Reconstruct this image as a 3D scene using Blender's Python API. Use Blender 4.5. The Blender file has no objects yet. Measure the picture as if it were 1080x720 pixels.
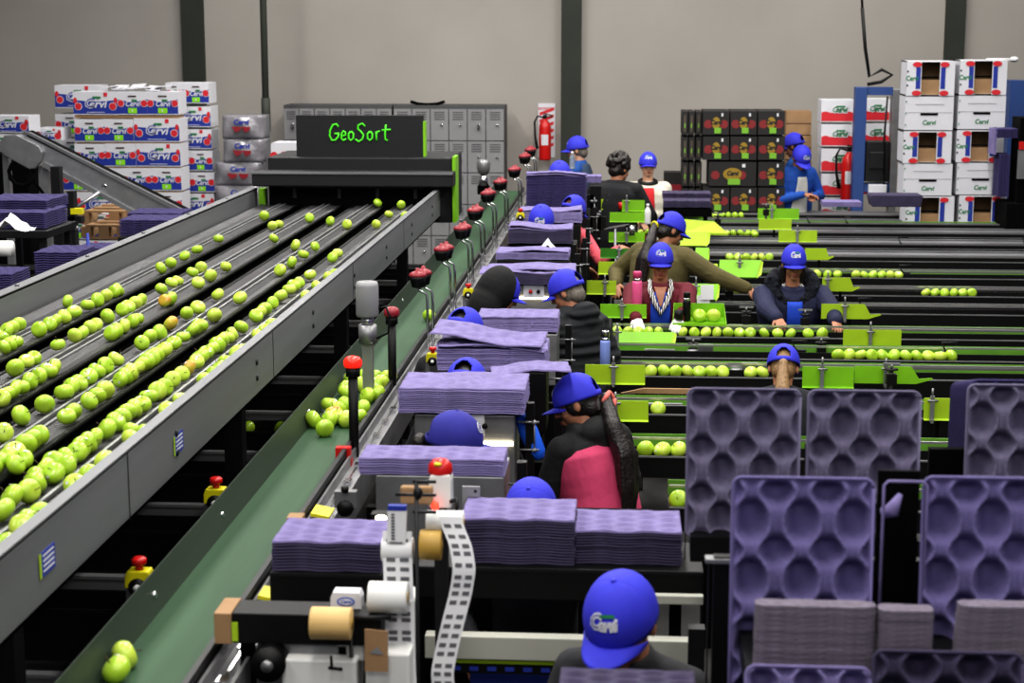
import bpy, math, random
from mathutils import Vector, Matrix, Euler
random.seed(7)
SC = bpy.context.scene
COL = SC.collection
PI = math.pi
# ------------------------------------------------------------------ camera
CAM = Vector((0, 0, 3.1))
PITCH = math.atan(328/1800.0)
YAW = math.atan(0.0694*math.cos(PITCH))
FPX = 1800.0
FH = Vector((-math.sin(YAW), math.cos(YAW), 0))
RT = Vector((math.cos(YAW), math.sin(YAW), 0))
FW = FH*math.cos(PITCH) + Vector((0, 0, -math.sin(PITCH)))
UP = Vector((0, 0, math.cos(PITCH))) + FH*math.sin(PITCH)
cd = bpy.data.cameras.new('camera'); cd.sensor_width = 36; cd.lens = 36*FPX/1080
cd.clip_end = 200
cam = bpy.data.objects.new('camera', cd); COL.objects.link(cam)
m = Matrix((RT, UP, -FW)).transposed().to_4x4(); m.translation = CAM
cam.matrix_world = m
SC.camera = cam
cd.dof.use_dof = True; cd.dof.focus_distance = 9.5; cd.dof.aperture_fstop = 4.5

def ray(px, py):
    return FW + RT*((px-540)/FPX) + UP*((360-py)/FPX)
def W(px, py, Y):                     # point of the place seen at that spot, Y metres down the hall
    r = ray(px, py); return CAM + r*(Y/r.y)
def WZ(px, py, z):                    # the same, on the level z
    r = ray(px, py); return CAM + r*((z-CAM.z)/r.z)

# ------------------------------------------------------------------ materials
def lin(c):
    return tuple(((x/255)/12.92 if x/255 <= .04045 else ((x/255+.055)/1.055)**2.4) for x in c)
MATS = {}
def mat(name, rgb, rough=.6, metal=0, noise=None, bump=None, wave=None, emit=0, spec=None, coat=0, alpha=1, trans=0, rgb2=None):
    if name in MATS: return MATS[name]
    m = bpy.data.materials.new(name); m.use_nodes = True
    nt = m.node_tree; b = nt.nodes['Principled BSDF']
    c = lin(rgb)+(1,)
    b.inputs['Base Color'].default_value = c
    b.inputs['Roughness'].default_value = rough
    b.inputs['Metallic'].default_value = metal
    if spec is not None: b.inputs['Specular IOR Level'].default_value = spec
    if coat: b.inputs['Coat Weight'].default_value = coat
    if trans: b.inputs['Transmission Weight'].default_value = trans
    if alpha < 1: b.inputs['Alpha'].default_value = alpha
    if emit:
        b.inputs['Emission Color'].default_value = c; b.inputs['Emission Strength'].default_value = emit
    tc = None
    def coords():
        nonlocal tc
        if tc is None: tc = nt.nodes.new('ShaderNodeTexCoord')
        return tc.outputs['Object']
    if noise:
        sc, amt = noise
        n = nt.nodes.new('ShaderNodeTexNoise'); n.inputs['Detail'].default_value = 5
        if isinstance(sc, tuple):
            mp = nt.nodes.new('ShaderNodeMapping'); mp.inputs['Scale'].default_value = sc
            nt.links.new(coords(), mp.inputs['Vector']); nt.links.new(mp.outputs[0], n.inputs['Vector']); n.inputs['Scale'].default_value = 1
        else:
            n.inputs['Scale'].default_value = sc; nt.links.new(coords(), n.inputs['Vector'])
        r = nt.nodes.new('ShaderNodeValToRGB')
        r.color_ramp.elements[0].position = .3; r.color_ramp.elements[1].position = .7
        c2 = lin(rgb2) if rgb2 else tuple(x*(1-amt) for x in c[:3])
        r.color_ramp.elements[0].color = tuple(c2)+(1,)
        r.color_ramp.elements[1].color = tuple(min(1, x*(1+amt*.4)) for x in c[:3])+(1,)
        nt.links.new(n.outputs['Fac'], r.inputs[0]); nt.links.new(r.outputs[0], b.inputs['Base Color'])
    h = None
    if bump:
        n = nt.nodes.new('ShaderNodeTexNoise'); n.inputs['Scale'].default_value = bump[0]; n.inputs['Detail'].default_value = 6
        nt.links.new(coords(), n.inputs['Vector']); h = n.outputs['Fac']; st = bump[1]; di = bump[2] if len(bump) > 2 else .01
    if wave:                           # (axis, scale, strength)
        n = nt.nodes.new('ShaderNodeTexWave'); n.bands_direction = wave[0]; n.inputs['Scale'].default_value = wave[1]
        n.inputs['Distortion'].default_value = wave[3] if len(wave) > 3 else 0
        nt.links.new(coords(), n.inputs['Vector']); h = n.outputs['Fac']; st = wave[2]; di = .01
    if h is not None:
        bp = nt.nodes.new('ShaderNodeBump'); bp.inputs['Strength'].default_value = st; bp.inputs['Distance'].default_value = di
        nt.links.new(h, bp.inputs['Height']); nt.links.new(bp.outputs[0], b.inputs['Normal'])
    MATS[name] = m
    return m

M = dict(
 floor=mat('concrete', (48,46,45), .7, noise=(1.2,.4)),
 wall=mat('wall_plaster', (166,161,155), .9, noise=(.7,.09), bump=(40,.05)),
 column=mat('column_paint', (46,50,43), .7, noise=(3,.15)),
 steel=mat('galvanised_steel', (150,150,152), .42, .65, noise=(7,.22)),
 rail=mat('rail_steel', (134,135,138), .5, .5, noise=((1.5,.35,6),.25)),
 alu=mat('aluminium', (185,185,188), .35, .8, noise=(15,.15)),
 chrome=mat('chrome', (210,210,212), .2, 1),
 black=mat('black_paint', (11,11,12), .5, spec=.3),
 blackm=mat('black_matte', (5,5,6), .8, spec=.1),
 dark=mat('dark_metal', (30,30,33), .45, .3, noise=(9,.3)),
 silver=mat('silver_edge', (190,188,190), .3, .8),
 belt=mat('sorter_belt', (56,55,58), .42, noise=((9,1.2,9),.4), wave=('Y',14,.5)),
 chain=mat('roller_chain', (26,26,28), .35, .4, wave=('Y',22,1.0)),
 gbelt=mat('green_belt', (52,80,56), .62, spec=.25, noise=((14,.8,3),.22)),
 gguard=mat('green_guard', (46,58,46), .45, noise=((8,.6,8),.3)),
 lime=mat('lime_paint', (128,190,32), .42, noise=(6,.12)),
 limey=mat('yellow_lime_paint', (168,200,40), .42, noise=(6,.1)),
 limed=mat('deep_green_paint', (58,128,30), .45),
 limestrip=mat('lime_strip', (104,158,52), .45, noise=(8,.15)),
 red=mat('red_plastic', (196,28,26), .35), redglow=mat('red_lamp', (235,40,25), .3, emit=.7),
 dred=mat('dark_red_plastic', (140,34,46), .45),
 yellow=mat('yellow_plastic', (214,205,20), .45),
 white=mat('white_plastic', (225,225,222), .45), paper=mat('paper', (220,220,222), .8),
 grey=mat('grey_plastic', (140,140,142), .5), dgrey=mat('dark_grey_print', (96,96,100), .8),
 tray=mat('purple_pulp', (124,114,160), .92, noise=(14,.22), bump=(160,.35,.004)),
 traydk=mat('dim_purple_pulp', (62,55,82), .92, noise=(14,.22), bump=(160,.35,.004)),  # also used on stack sides, with their shade and soot painted in
 traygr=mat('grey_purple_pulp', (112,104,118), .95, noise=((60,60,220),.3), bump=(120,.6,.004)),
 card=mat('brown_cardboard', (158,126,92), .85, noise=(10,.12)),
 cwhite=mat('white_carton', (214,214,220), .7, noise=(5,.05)),
 cblue=mat('carton_blue', (34,54,150), .6), cred=mat('carton_red', (205,40,52), .6), cgreen=mat('carton_green', (30,120,70), .6),
 clime=mat('sticker_lime', (140,215,30), .6), cblack=mat('carton_black', (34,32,32), .6), cyel=mat('carton_yellow', (205,175,30), .6),
 cbrown=mat('print_dark', (60,30,30), .7),
 wrap=mat('shrink_wrap', (136,134,140), .25, noise=(6,.25), bump=(18,.5,.02), coat=.4),
 locker=mat('locker_grey', (138,138,140), .5, noise=(2,.08)), lockdk=mat('locker_dark', (78,78,80), .6),
 sign=mat('sign_black', (22,23,26), .55, noise=(30,.2)), signgreen=mat('sign_green', (80,215,40), .5, emit=.25),
 bluef=mat('blue_frame_paint', (44,72,128), .5), cap=mat('cap_blue', (52,54,200), .75, noise=(12,.12), bump=(250,.15,.003)),
 capd=mat('cap_blue_dull', (44,44,140), .8, noise=(12,.12)),
 skin=mat('skin', (176,122,94), .5, noise=(20,.08)), skin2=mat('skin_deep', (172,116,88), .5, noise=(20,.1)), skin3=mat('skin_pale', (205,158,132), .5, noise=(20,.06)),
 eyew=mat('eye_white', (225,220,215), .3), iris=mat('iris_dark', (30,18,14), .2), lips=mat('lips', (150,72,66), .5), brow=mat('brow', (40,26,20), .8),
 hairb=mat('black_hair', (16,13,13), .4, noise=((90,90,8),.5), bump=(60,.6,.01), rgb2=(40,32,30)), hairg=mat('grey_hair', (120,112,104), .6, noise=((90,90,8),.4), bump=(60,.5,.01)),
 hairl=mat('fair_hair', (150,118,80), .5, noise=((90,90,8),.4), bump=(60,.5,.01)),
 blueoval=mat('oval_blue', (36,84,190), .4), tan=mat('tan_roll', (214,180,120), .6, noise=((3,3,120),.12)), ochre=mat('tape_tan', (176,142,66), .5),
 glow=mat('slot_light', (255,240,200), .4, emit=9), ledred=mat('led_red', (255,60,40), .4, emit=2.5),
 pink=mat('pink_plastic', (232,96,150), .35), pinkd=mat('pink_plastic_deep', (205,70,120), .4), pbot=mat('periwinkle_bottle', (128,146,214), .4),
 clear=mat('clear_plastic', (200,215,225), .15, trans=.75, alpha=1),
 trayin=mat('indigo_pulp', (56,49,94), .92, noise=(14,.22), bump=(160,.35,.004)), trayup=mat('upright_pulp', (112,104,152), .9, noise=(9,.15), bump=(160,.3,.004)), traybk=mat('upright_pulp_grey', (112,106,132), .9, noise=(9,.15), bump=(160,.3,.004)),
 paleg=mat('pale_grey_paint', (176,176,166), .5), cyeld=mat('muted_yellow', (150,122,40), .7), climed=mat('muted_lime', (120,176,54), .7), credd=mat('muted_red', (128,38,42), .7), plumst=mat('dim_print', (84,74,66), .8),
 leaf=mat('apple_stem', (70,52,30), .7),
 shirtblue=mat('royal_blue_cloth', (28,72,190), .8, noise=(8,.15), bump=(60,.2,.005)),
)
def apple_mat(name, a, b, blush=None):
    m = mat(name, a, .28, noise=(16,.2), rgb2=b, coat=.25)
    return m
M['apple'] = apple_mat('apple_green', (176,206,62), (146,188,42))
M['appley'] = apple_mat('apple_yellow_green', (196,214,84), (164,198,56))
M['appleb'] = apple_mat('apple_blushed', (176,196,60), (205,110,50))
def cloth(name, rgb, puff=False):
    return mat(name, rgb, .85, noise=(5,.2), wave=('Z',5.5,.9,1.5) if puff else None, bump=None if puff else (14,.35,.02))

# ------------------------------------------------------------------ mesh builder
class MB:
    def __init__(s): s.v = []; s.f = []; s.mi = []; s.sm = []
    def add(s, vs, fs, mi=0, smooth=False, T=None):
        o = len(s.v)
        s.v += [tuple(T @ Vector(v)) if T else tuple(v) for v in vs]
        for f in fs: s.f.append(tuple(i+o for i in f)); s.mi.append(mi); s.sm.append(smooth)
    def box(s, c, d, mi=0, T=None, rz=0, rx=0, ry=0):
        x, y, z = d[0]/2, d[1]/2, d[2]/2
        R = Euler((rx, ry, rz)).to_matrix(); c = Vector(c)
        vs = [c + R @ Vector((a*x, b*y, e*z)) for a in (-1,1) for b in (-1,1) for e in (-1,1)]
        s.add(vs, [(0,1,3,2),(4,6,7,5),(0,4,5,1),(2,3,7,6),(0,2,6,4),(1,5,7,3)], mi, False, T)
    def bx(s, x0, x1, y0, y1, z0, z1, mi=0):
        s.box(((x0+x1)/2, (y0+y1)/2, (z0+z1)/2), (abs(x1-x0), abs(y1-y0), abs(z1-z0)), mi)
    def tube(s, pts, rs, n=10, mi=0, T=None, cap=True, flat=1.0):
        pts = [Vector(p) for p in pts]
        if not isinstance(rs, (list, tuple)): rs = [rs]*len(pts)
        vs = []; fs = []; prev = None
        for i, p in enumerate(pts):
            d = (pts[min(i+1, len(pts)-1)] - pts[max(i-1, 0)]).normalized()
            if prev is None:
                a = Vector((0,0,1)) if abs(d.z) < .9 else Vector((1,0,0))
                u = d.cross(a).normalized()
            else:
                u = (prev - d*prev.dot(d)).normalized()
            prev = u; w = d.cross(u)
            for k in range(n):
                t = 2*PI*k/n
                vs.append(p + (u*math.cos(t) + w*math.sin(t)*flat)*rs[i])
        L = len(pts)
        for i in range(L-1):
            for k in range(n):
                a = i*n+k; b = i*n+(k+1) % n
                fs.append((a, b, b+n, a+n))
        if cap:
            fs.append(tuple(range(n-1, -1, -1))); fs.append(tuple((L-1)*n+k for k in range(n)))
        s.add(vs, fs, mi, True, T)
    def cyl(s, p0, p1, r, n=16, mi=0, T=None, r1=None): s.tube([p0, p1], [r, r if r1 is None else r1], n, mi, T)
    def lathe(s, prof, c=(0,0,0), n=16, mi=0, T=None):
        vs = []; fs = []; c = Vector(c)
        for (r, z) in prof:
            for k in range(n):
                t = 2*PI*k/n; vs.append(c + Vector((r*math.cos(t), r*math.sin(t), z)))
        for i in range(len(prof)-1):
            for k in range(n):
                a = i*n+k; b = i*n+(k+1) % n
                fs.append((a, b, b+n, a+n))
        fs.append(tuple(range(n-1, -1, -1))); fs.append(tuple((len(prof)-1)*n+k for k in range(n)))
        s.add(vs, fs, mi, True, T)
    def ell(s, c, r, n=14, mi=0, T=None, R=None):
        vs = []; fs = []; m = n//2+1; c = Vector(c)
        for i in range(m+1):
            th = PI*i/m
            if i in (0, m): vs.append(c + (R @ Vector((0,0,r[2]*math.cos(th))) if R else Vector((0,0,r[2]*math.cos(th))))); continue
            for k in range(n):
                ph = 2*PI*k/n
                q = Vector((r[0]*math.sin(th)*math.cos(ph), r[1]*math.sin(th)*math.sin(ph), r[2]*math.cos(th)))
                vs.append(c + (R @ q if R else q))
        for k in range(n): fs.append((0, 1+k, 1+(k+1) % n))
        for i in range(m-2):
            for k in range(n):
                a = 1+i*n+k; b = 1+i*n+(k+1) % n
                fs.append((a, a+n, b+n, b))
        last = len(vs)-1
        for k in range(n): fs.append((last, 1+(m-2)*n+(k+1) % n, 1+(m-2)*n+k))
        s.add(vs, fs, mi, True, T)
    def prism(s, poly, y0, y1, mi=0, T=None):     # poly in x,z pushed along y
        n = len(poly)
        vs = [(p[0], y0, p[1]) for p in poly] + [(p[0], y1, p[1]) for p in poly]
        fs = [tuple(range(n)), tuple(range(2*n-1, n-1, -1))] + [(i, i+n, (i+1) % n+n, (i+1) % n) for i in range(n)]
        s.add(vs, fs, mi, False, T)
    def prismx(s, poly, x0, x1, mi=0):            # poly in y,z pushed along x
        n = len(poly)
        vs = [(x0, p[0], p[1]) for p in poly] + [(x1, p[0], p[1]) for p in poly]
        fs = [tuple(range(n)), tuple(range(2*n-1, n-1, -1))] + [(i, i+n, (i+1) % n+n, (i+1) % n) for i in range(n)]
        s.add(vs, fs, mi)
    def quad(s, a, b, c, d, mi=0): s.add([a, b, c, d], [(0,1,2,3)], mi)
    def disc(s, c, rx, rz, mi=0, n=14, y=0):      # flat disc facing -y
        vs = [(c[0]+rx*math.cos(2*PI*k/n), y, c[1]+rz*math.sin(2*PI*k/n)) for k in range(n)]
        s.add(vs, [tuple(range(n))], mi)
    def mesh(s, name, mats, fixn=True):
        me = bpy.data.meshes.new(name); me.from_pydata(s.v, [], s.f)
        for m_ in (mats if isinstance(mats, (list, tuple)) else [mats]): me.materials.append(M[m_] if isinstance(m_, str) else m_)
        me.polygons.foreach_set('material_index', s.mi); me.polygons.foreach_set('use_smooth', s.sm)
        if fixn:
            import bmesh
            b = bmesh.new(); b.from_mesh(me); bmesh.ops.recalc_face_normals(b, faces=b.faces); b.to_mesh(me); b.free()
        me.update(); return me
    def build(s, name, mats, parent=None, bevel=0, loc=None, fixn=True):
        o = bpy.data.objects.new(name, s.mesh(name, mats, fixn)); COL.objects.link(o)
        if parent: o.parent = parent
        if loc is not None: o.location = loc
        if bevel:
            b = o.modifiers.new('bevel', 'BEVEL'); b.width = bevel; b.segments = 2; b.limit_method = 'ANGLE'
        return o
def tag(o, label=None, cat=None, group=None, kind=None):
    if label: o['label'] = label
    if cat: o['category'] = cat
    if group: o['group'] = group
    if kind: o['kind'] = kind
    return o
def empty(name, loc=(0,0,0), rz=0, label=None, cat=None, group=None):
    o = bpy.data.objects.new(name, None); COL.objects.link(o); o.empty_display_size = .05
    o.location = loc; o.rotation_euler = (0, 0, rz); return tag(o, label, cat, group)
def inst(name, me, loc, rot=(0,0,0), sc=None, parent=None):
    o = bpy.data.objects.new(name, me); COL.objects.link(o); o.location = loc; o.rotation_euler = rot
    if sc: o.scale = sc if isinstance(sc, tuple) else (sc,)*3
    if parent: o.parent = parent
    return o
def dup(root, loc, rz=None, label=None, group=None):
    r = root.copy(); COL.objects.link(r); r.location = loc
    if rz is not None: r.rotation_euler = (0, 0, rz)
    if label: r['label'] = label
    if group: r['group'] = group
    for ch in list(root.children):
        c = ch.copy(); COL.objects.link(c); c.parent = r
        for g in ch.children:
            d = g.copy(); COL.objects.link(d); d.parent = c
    return r
_tc = {}
def text_geo(body, size, shear=0, off=0):
    k = (body, size, shear, off)
    if k in _tc: return _tc[k]
    cu = bpy.data.curves.new('t', 'FONT'); cu.body = body; cu.size = size; cu.shear = shear; cu.offset = off
    cu.align_x = 'CENTER'; cu.align_y = 'CENTER'; cu.resolution_u = 2
    o = bpy.data.objects.new('t', cu); COL.objects.link(o)
    dg = bpy.context.evaluated_depsgraph_get(); me = bpy.data.meshes.new_from_object(o.evaluated_get(dg))
    r = ([tuple(v.co) for v in me.vertices], [tuple(p.vertices) for p in me.polygons])
    bpy.data.objects.remove(o); bpy.data.curves.remove(cu); bpy.data.meshes.remove(me)
    _tc[k] = r; return r
def put_text(mb, body, size, x, z, y, mi, shear=0, off=0, sx=1.0):   # flat writing facing -y
    v, f = text_geo(body, size, shear, off)
    mb.add([(x+p[0]*sx, y, z+p[1]) for p in v], f, mi)
def remesh(mb, name, mats, voxel, parent, smooth=4, factor=.6):
    me = mb.mesh('tmp', mats)
    o = bpy.data.objects.new('tmp', me); COL.objects.link(o)
    r = o.modifiers.new('r', 'REMESH'); r.mode = 'VOXEL'; r.voxel_size = voxel; r.use_smooth_shade = True
    if smooth:
        q = o.modifiers.new('s', 'SMOOTH'); q.factor = factor; q.iterations = smooth
    dg = bpy.context.evaluated_depsgraph_get()
    me2 = bpy.data.meshes.new_from_object(o.evaluated_get(dg))
    bpy.data.objects.remove(o); bpy.data.meshes.remove(me)
    me2.name = name; me2.materials.clear(); me2.materials.append(M[mats] if isinstance(mats, str) else mats)
    for p in me2.polygons: p.use_smooth = True
    o = bpy.data.objects.new(name, me2); COL.objects.link(o)
    if parent: o.parent = parent
    return o
# ================================================================== the setting
WY = 23.0
def struct(name, mb, m): o = mb.build(name, m); o['kind'] = 'structure'; return o
b = MB(); b.bx(-14, 14, -2, WY, -.1, 0); struct('floor', b, 'floor')
b = MB(); b.bx(-14, 14, WY, WY+.2, 0, 7.5); struct('wall_back', b, 'wall')
b = MB(); b.bx(-14.2, -14, -2, WY, 0, 7.5); struct('wall_left', b, 'wall')
b = MB(); b.bx(14, 14.2, -2, WY, 0, 7.5); struct('wall_right', b, 'wall')
for i, (a, c) in enumerate([(196, 218), (592, 613), (993, 1013)]):
    x0 = W(a, 100, WY).x; x1 = W(c, 100, WY).x
    b = MB(); b.bx(x0, x1, WY-.12, WY, 0, 7.5); struct('trim_%d' % (i+1), b, 'column')
p = W(280, 100, 20.5)
b = MB(); b.cyl((0,0,0), (0,0,7.4), .042, 12); b.cyl((0,0,1.9), (0,0,2.3), .055, 12)
o = b.build('vertical_pipe', 'column', loc=(p.x, p.y, 0)); tag(o, 'thin dark green vertical pipe rising in front of the back wall', 'pipe')

# ================================================================== cartons
def wave_poly(w, h, n=14, up=.5, amp=.09, single=True):
    pts = [(-w/2, 0), (w/2, 0)]
    top = []
    for k in range(n+1):
        t = k/n; x = w/2 - w*t
        u = 1 - abs(2*t-1)
        z = h*(up + amp*math.cos(2*PI*t*(1 if single else 1.5)))
        top.append((x, z))
    return pts + top
def carton_mesh(w, d, h, kind):
    b = MB(); b.bx(-w/2, w/2, -d/2, d/2, 0, h, 0)
    y = -d/2-.002; y2 = y-.002; y3 = y2-.002
    def appl(x, z, r, mi=2):
        b.disc((x, z), r*1.15, r*1.15, 4, y=y2); b.disc((x, z), r, r, mi, y=y3)
    if kind in ('long', 'end'):
        # 0 white 1 blue 2 red 3 green 4 white 5 lime 6 dark
        pl = wave_poly(w, h, up=.56, amp=.06 if kind == 'end' else .03)
        b.add([(q[0]*.995, y, q[1]+.012) for q in pl], [tuple(range(len(pl)))], 1)
        if kind == 'long':
            for x in (-w*.44, w*.46): b.disc((x-.006, h*.62), .022, .036, 2, y=y2)
            appl(-w*.385, h*.37, .04); appl(w*.385, h*.37, .04)
            put_text(b, 'C', h*.62, -w*.15, h*.5, y3, 4, .25, .009)
            put_text(b, 'C', h*.60, -w*.15, h*.5, y3-.002, 1, .25, -.001)
            put_text(b, 'ervi', h*.46, w*.045, h*.46, y3, 4, .25, .003, 1.1)
            b.bx(-w*.06, w*.12, y3-.001, y3, h*.70, h*.80, 3)
            b.bx(w*.19, w*.27, y2-.001, y2, h*.8, h*.97, 2)
            b.bx(-w*.2, w*.2, y2-.001, y2, h*.1, h*.125, 4)
        else:
            for x in (-w*.5+.02, w*.5-.055): appl(x+.018, h*.5, .038)
            put_text(b, 'Cervi', h*.34, 0, h*.47, y3, 4, .25, .002, .85)
            b.bx(-w*.02, w*.16, y3-.001, y3, h*.58, h*.67, 3)
            b.bx(-w*.14, w*.14, y3-.001, y3, h*.78, h*.84, 6)
            b.bx(-w*.15, w*.15, y3-.001, y3, h*.07, h*.3, 5)
            b.bx(-w*.03, w*.01, y3-.003, y3-.002, h*.14, h*.24, 4)
        ms = ['cwhite', 'cblue', 'cred', 'cgreen', 'cwhite', 'clime', 'cbrown']
    elif kind == 'darkend':
        b.bx(-w*.2, w*.2, y-.001, y, h*.12, h*.85, 1); b.bx(-w*.1, w*.1, y2-.001, y2, h*.3, h*.5, 2)
        ms = ['cblack', 'plumst', 'climed']
    elif kind in ('dark', 'darklong'):
        for x in ((-w*.3, w*.3) if kind == 'dark' else (-w*.36, w*.2)): b.disc((x, h*.45), .05, .05, 1, y=y)
        b.disc((0, h*.5), w*.16 if kind == 'dark' else w*.2, h*.26, 2, y=y2)
        put_text(b, 'Cervi', h*.26, 0, h*.52, y3, 0, .2, .004, .8)
        b.bx(-w*.13+.02, w*.13+.02, y3-.001, y3, h*.06, h*.3, 3)
        b.bx(w*.2, w*.27, y3-.001, y3, h*.78, h*.92, 4)
        b.quad((w/2+.002, -d/2, 0), (w/2+.002, d/2, 0), (w/2+.002, d/2, h), (w/2+.002, -d/2, h), 5)
        ms = ['cblack', 'credd', 'cyeld', 'climed', 'cwhite', 'card']
    elif kind == 'redwhite':
        pl = []
        for k in range(13):
            t = k/12; pl.append((w*.49 - w*.98*t, h*(.38 + .1*abs(math.sin(t*9)))))
        pl = [(-w*.49, .01), (w*.49, .01)] + pl
        b.add([(q[0], y, q[1]) for q in pl], [tuple(range(len(pl)))], 1)
        put_text(b, 'Cervi', h*.34, w*.05, h*.55, y3, 0, .2, .014, .9)
        put_text(b, 'Cervi', h*.34, w*.05, h*.55, y3-.002, 2, .2, .002, .9)
        b.bx(-w*.05, w*.22, y3-.001, y3, h*.66, h*.74, 2)
        ms = ['cwhite', 'cred', 'cgreen']
    elif kind == 'plainwhite':
        b.bx(-w*.48, w*.48, y-.001, y, h*.52, h*.53, 3)
        b.bx(-w*.18, w*.18, y-.003, y, h*.44, h*.51, 1)
        put_text(b, 'Cervi', h*.2, 0, h*.22, y2, 2, .2, .002, .9)
        b.bx(-w*.3, w*.3, y2-.001, y2, h*.76, h*.775, 3)
        for z in (.15, .5, .85): b.bx(-w*.49, -w*.47, y3-.001, y3, h*z-.01, h*z+.01, 2)
        ms = ['cwhite', 'blackm', 'cgreen', 'grey']
    return b.mesh('carton', ms)
def open_carton_mesh(w, d, h):      # box turned on its side: a window shows the brown inside
    b = MB(); y = -d/2; hw = w*.19
    b.bx(-w/2, w/2, d/2-.02, d/2, 0, h, 1)
    b.bx(-w/2, -w/2+.015, y, d/2, 0, h, 0); b.bx(w/2-.015, w/2, y, d/2, 0, h, 0)
    b.bx(-w/2, w/2, y, d/2, 0, .012, 0); b.bx(-w/2, w/2, y, d/2, h-.012, h, 0)
    b.bx(-w/2, -hw, y-.005, y+.01, 0, h, 0); b.bx(hw, w/2, y-.005, y+.01, 0, h, 0)
    b.bx(-hw, hw, y, y+.01, 0, h*.03, 0)
    b.bx(-hw, hw, y+.03, y+.05, h*.03, h*.46, 1); b.bx(-hw, hw, y+.06, y+.08, h*.5, h*.55, 4)
    for s in (-1, 1):
        b.bx(s*hw*1.1, s*hw*1.6, y-.008, y-.005, h*.2, h*.82, 2)
        for z in (.08, .9): b.disc((s*hw*1.5, h*z), .05, .028, 3, y=y-.012)
    for z in (.3, .7): b.bx(-w*.49, -w*.46, y-.008, y-.005, h*z-.01, h*z+.01, 4)
    put_text(b, 'Cervi', h*.2, -w*.38, h*.5, y-.009, 5, 0, .002, .8)
    return b.mesh('carton', ['cwhite', 'card', 'cblue', 'cred', 'blackm', 'cgreen'])
CM = {}
def carton(px0, py0, px1, py1, Y, kind, label, group=None, d=.38, fit=True):
    a = W(px0, py1, Y); c = W(px1, py0, Y)
    w = c.x-a.x; h = c.z-a.z
    key = (round(w, 2), round(d, 2), round(h, 2), kind)
    if key not in CM:
        CM[key] = open_carton_mesh(w-.004, d, h-.004) if kind == 'open' else carton_mesh(w-.004, d, h-.004, kind)
    o = inst('fruit_carton', CM[key], ((a.x+c.x)/2, Y+d/2, a.z))
    return tag(o, label, 'carton', group)
G1 = 'white and blue fruit cartons stacked at left'
YC = 19.5
LF = 'white and blue carton, '
rows = [
 (96.5,121,[(77.5,124,'long'),(124.3,155,'end'),(155.5,187.5,'end')]),
 (124.5,149.5,[(79,109.5,'end'),(110,140.5,'end'),(141.5,189,'long')]),
 (151,175.5,[(79.5,110.5,'end'),(111,143,'end'),(144,190,'long')]),
 (177,201,[(67.5,98,'end'),(98.3,129,'end'),(129.5,160,'end'),(160.5,191,'end')]),
 (202.5,226.5,[(81.5,129.5,'long'),(130,160,'end'),(160.5,191.5,'end')]),
 (228,252,[(67,97,'end'),(97.5,144,'long'),(145,191,'long')]),
 (253.5,278,[(68,114,'long'),(115,145,'end'),(146,192,'long')])]
rn = ['top row', 'second row', 'third row', 'fourth row', 'fifth row', 'sixth row', 'seventh row']
side = {'long': 'long side', 'end': 'short end'}
for i, (y0, y1, it) in enumerate(rows):
    for j, (a, c, k) in enumerate(it):
        pos = ['leftmost', 'second from left', 'third from left', 'fourth from left'][j] if j < len(it)-1 else 'rightmost'
        carton(a, y0, c, y1, YC, k, LF+'%s out, %s, %s of big left stack' % (side[k], pos, rn[i]), G1)
    if i < 5:      # cardboard slip sheets between the rows
        p = W(it[0][0]+1, y1, YC); q = W(it[-1][1]-1, y1, YC); zz = W(100, rows[i+1][0], YC).z
        b = MB(); b.bx(p.x, q.x, YC+.01, YC+.3, zz, p.z-.004); o = b.build('cardboard_sheet', 'card')
        tag(o, 'brown cardboard sheet between the %s and %s of cartons' % (rn[i], rn[i+1]), 'cardboard')
for j, (y0, y1, k) in enumerate([(90,114,'long'),(120,141.5,'end'),(146,168,'end'),(172,194,'end'),(198,220,'end'),(224,246,'end')]):
    a = 58+j*.9
    carton(a, y0, a+(46 if k == 'long' else 30), y1, 20.2, k, LF+'peeking out left behind the big stack, %s from the top' % ['first','second','third','fourth','fifth','sixth'][j], 'cartons half hidden at left of the big stack')
for j, (y0, y1, it) in enumerate([(87,109,[(175,193,'end'),(193.3,220,'end')]),(112,134,[(182,222,'long')]),(136,157,[(183,223,'long')]),(158.5,180,[(176,199,'end'),(199.3,224,'end')]),(181.5,202.5,[(176,199.5,'end'),(200,226,'end')]),(204,224,[(183,226,'long')]),(226,247,[(184,226,'long')])]):
    for q, (a, c, k) in enumerate(it):
        nth = ['top', 'second', 'third', 'fourth', 'fifth', 'sixth', 'seventh'][j]
        carton(a, y0, c, y1, 20.2, k, LF+'%s level of the narrow right hand stack%s' % (nth, '' if len(it) == 1 else (', half hidden one' if q == 0 else ', outer one')), 'cartons in the narrow right stack')
carton(-14, 122, 30, 140, 19.0, 'long', 'white and blue fruit carton at the left picture edge above the metal chute', None)
carton(38, 135, 64, 148, 19.4, 'long', 'small dark glimpse of a blue carton between chute head and left stack', None)
carton(-20, 141, 24, 160, 19.0, 'long', 'white and blue fruit carton under the one at the left picture edge', None)
# loose flaps on top of the stack
b = MB()
for k in range(7):
    p = W(118+k*9, 91+(k % 3), YC+.2); b.box((p.x, p.y, p.z), (.16, .2, .012), 0, rx=.2*(k % 2), ry=.08*((k % 3)-1))
tag(b.build('carton_flaps', 'cwhite'), 'open white carton flaps lying along the top of the big left stack', 'cardboard')
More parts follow.
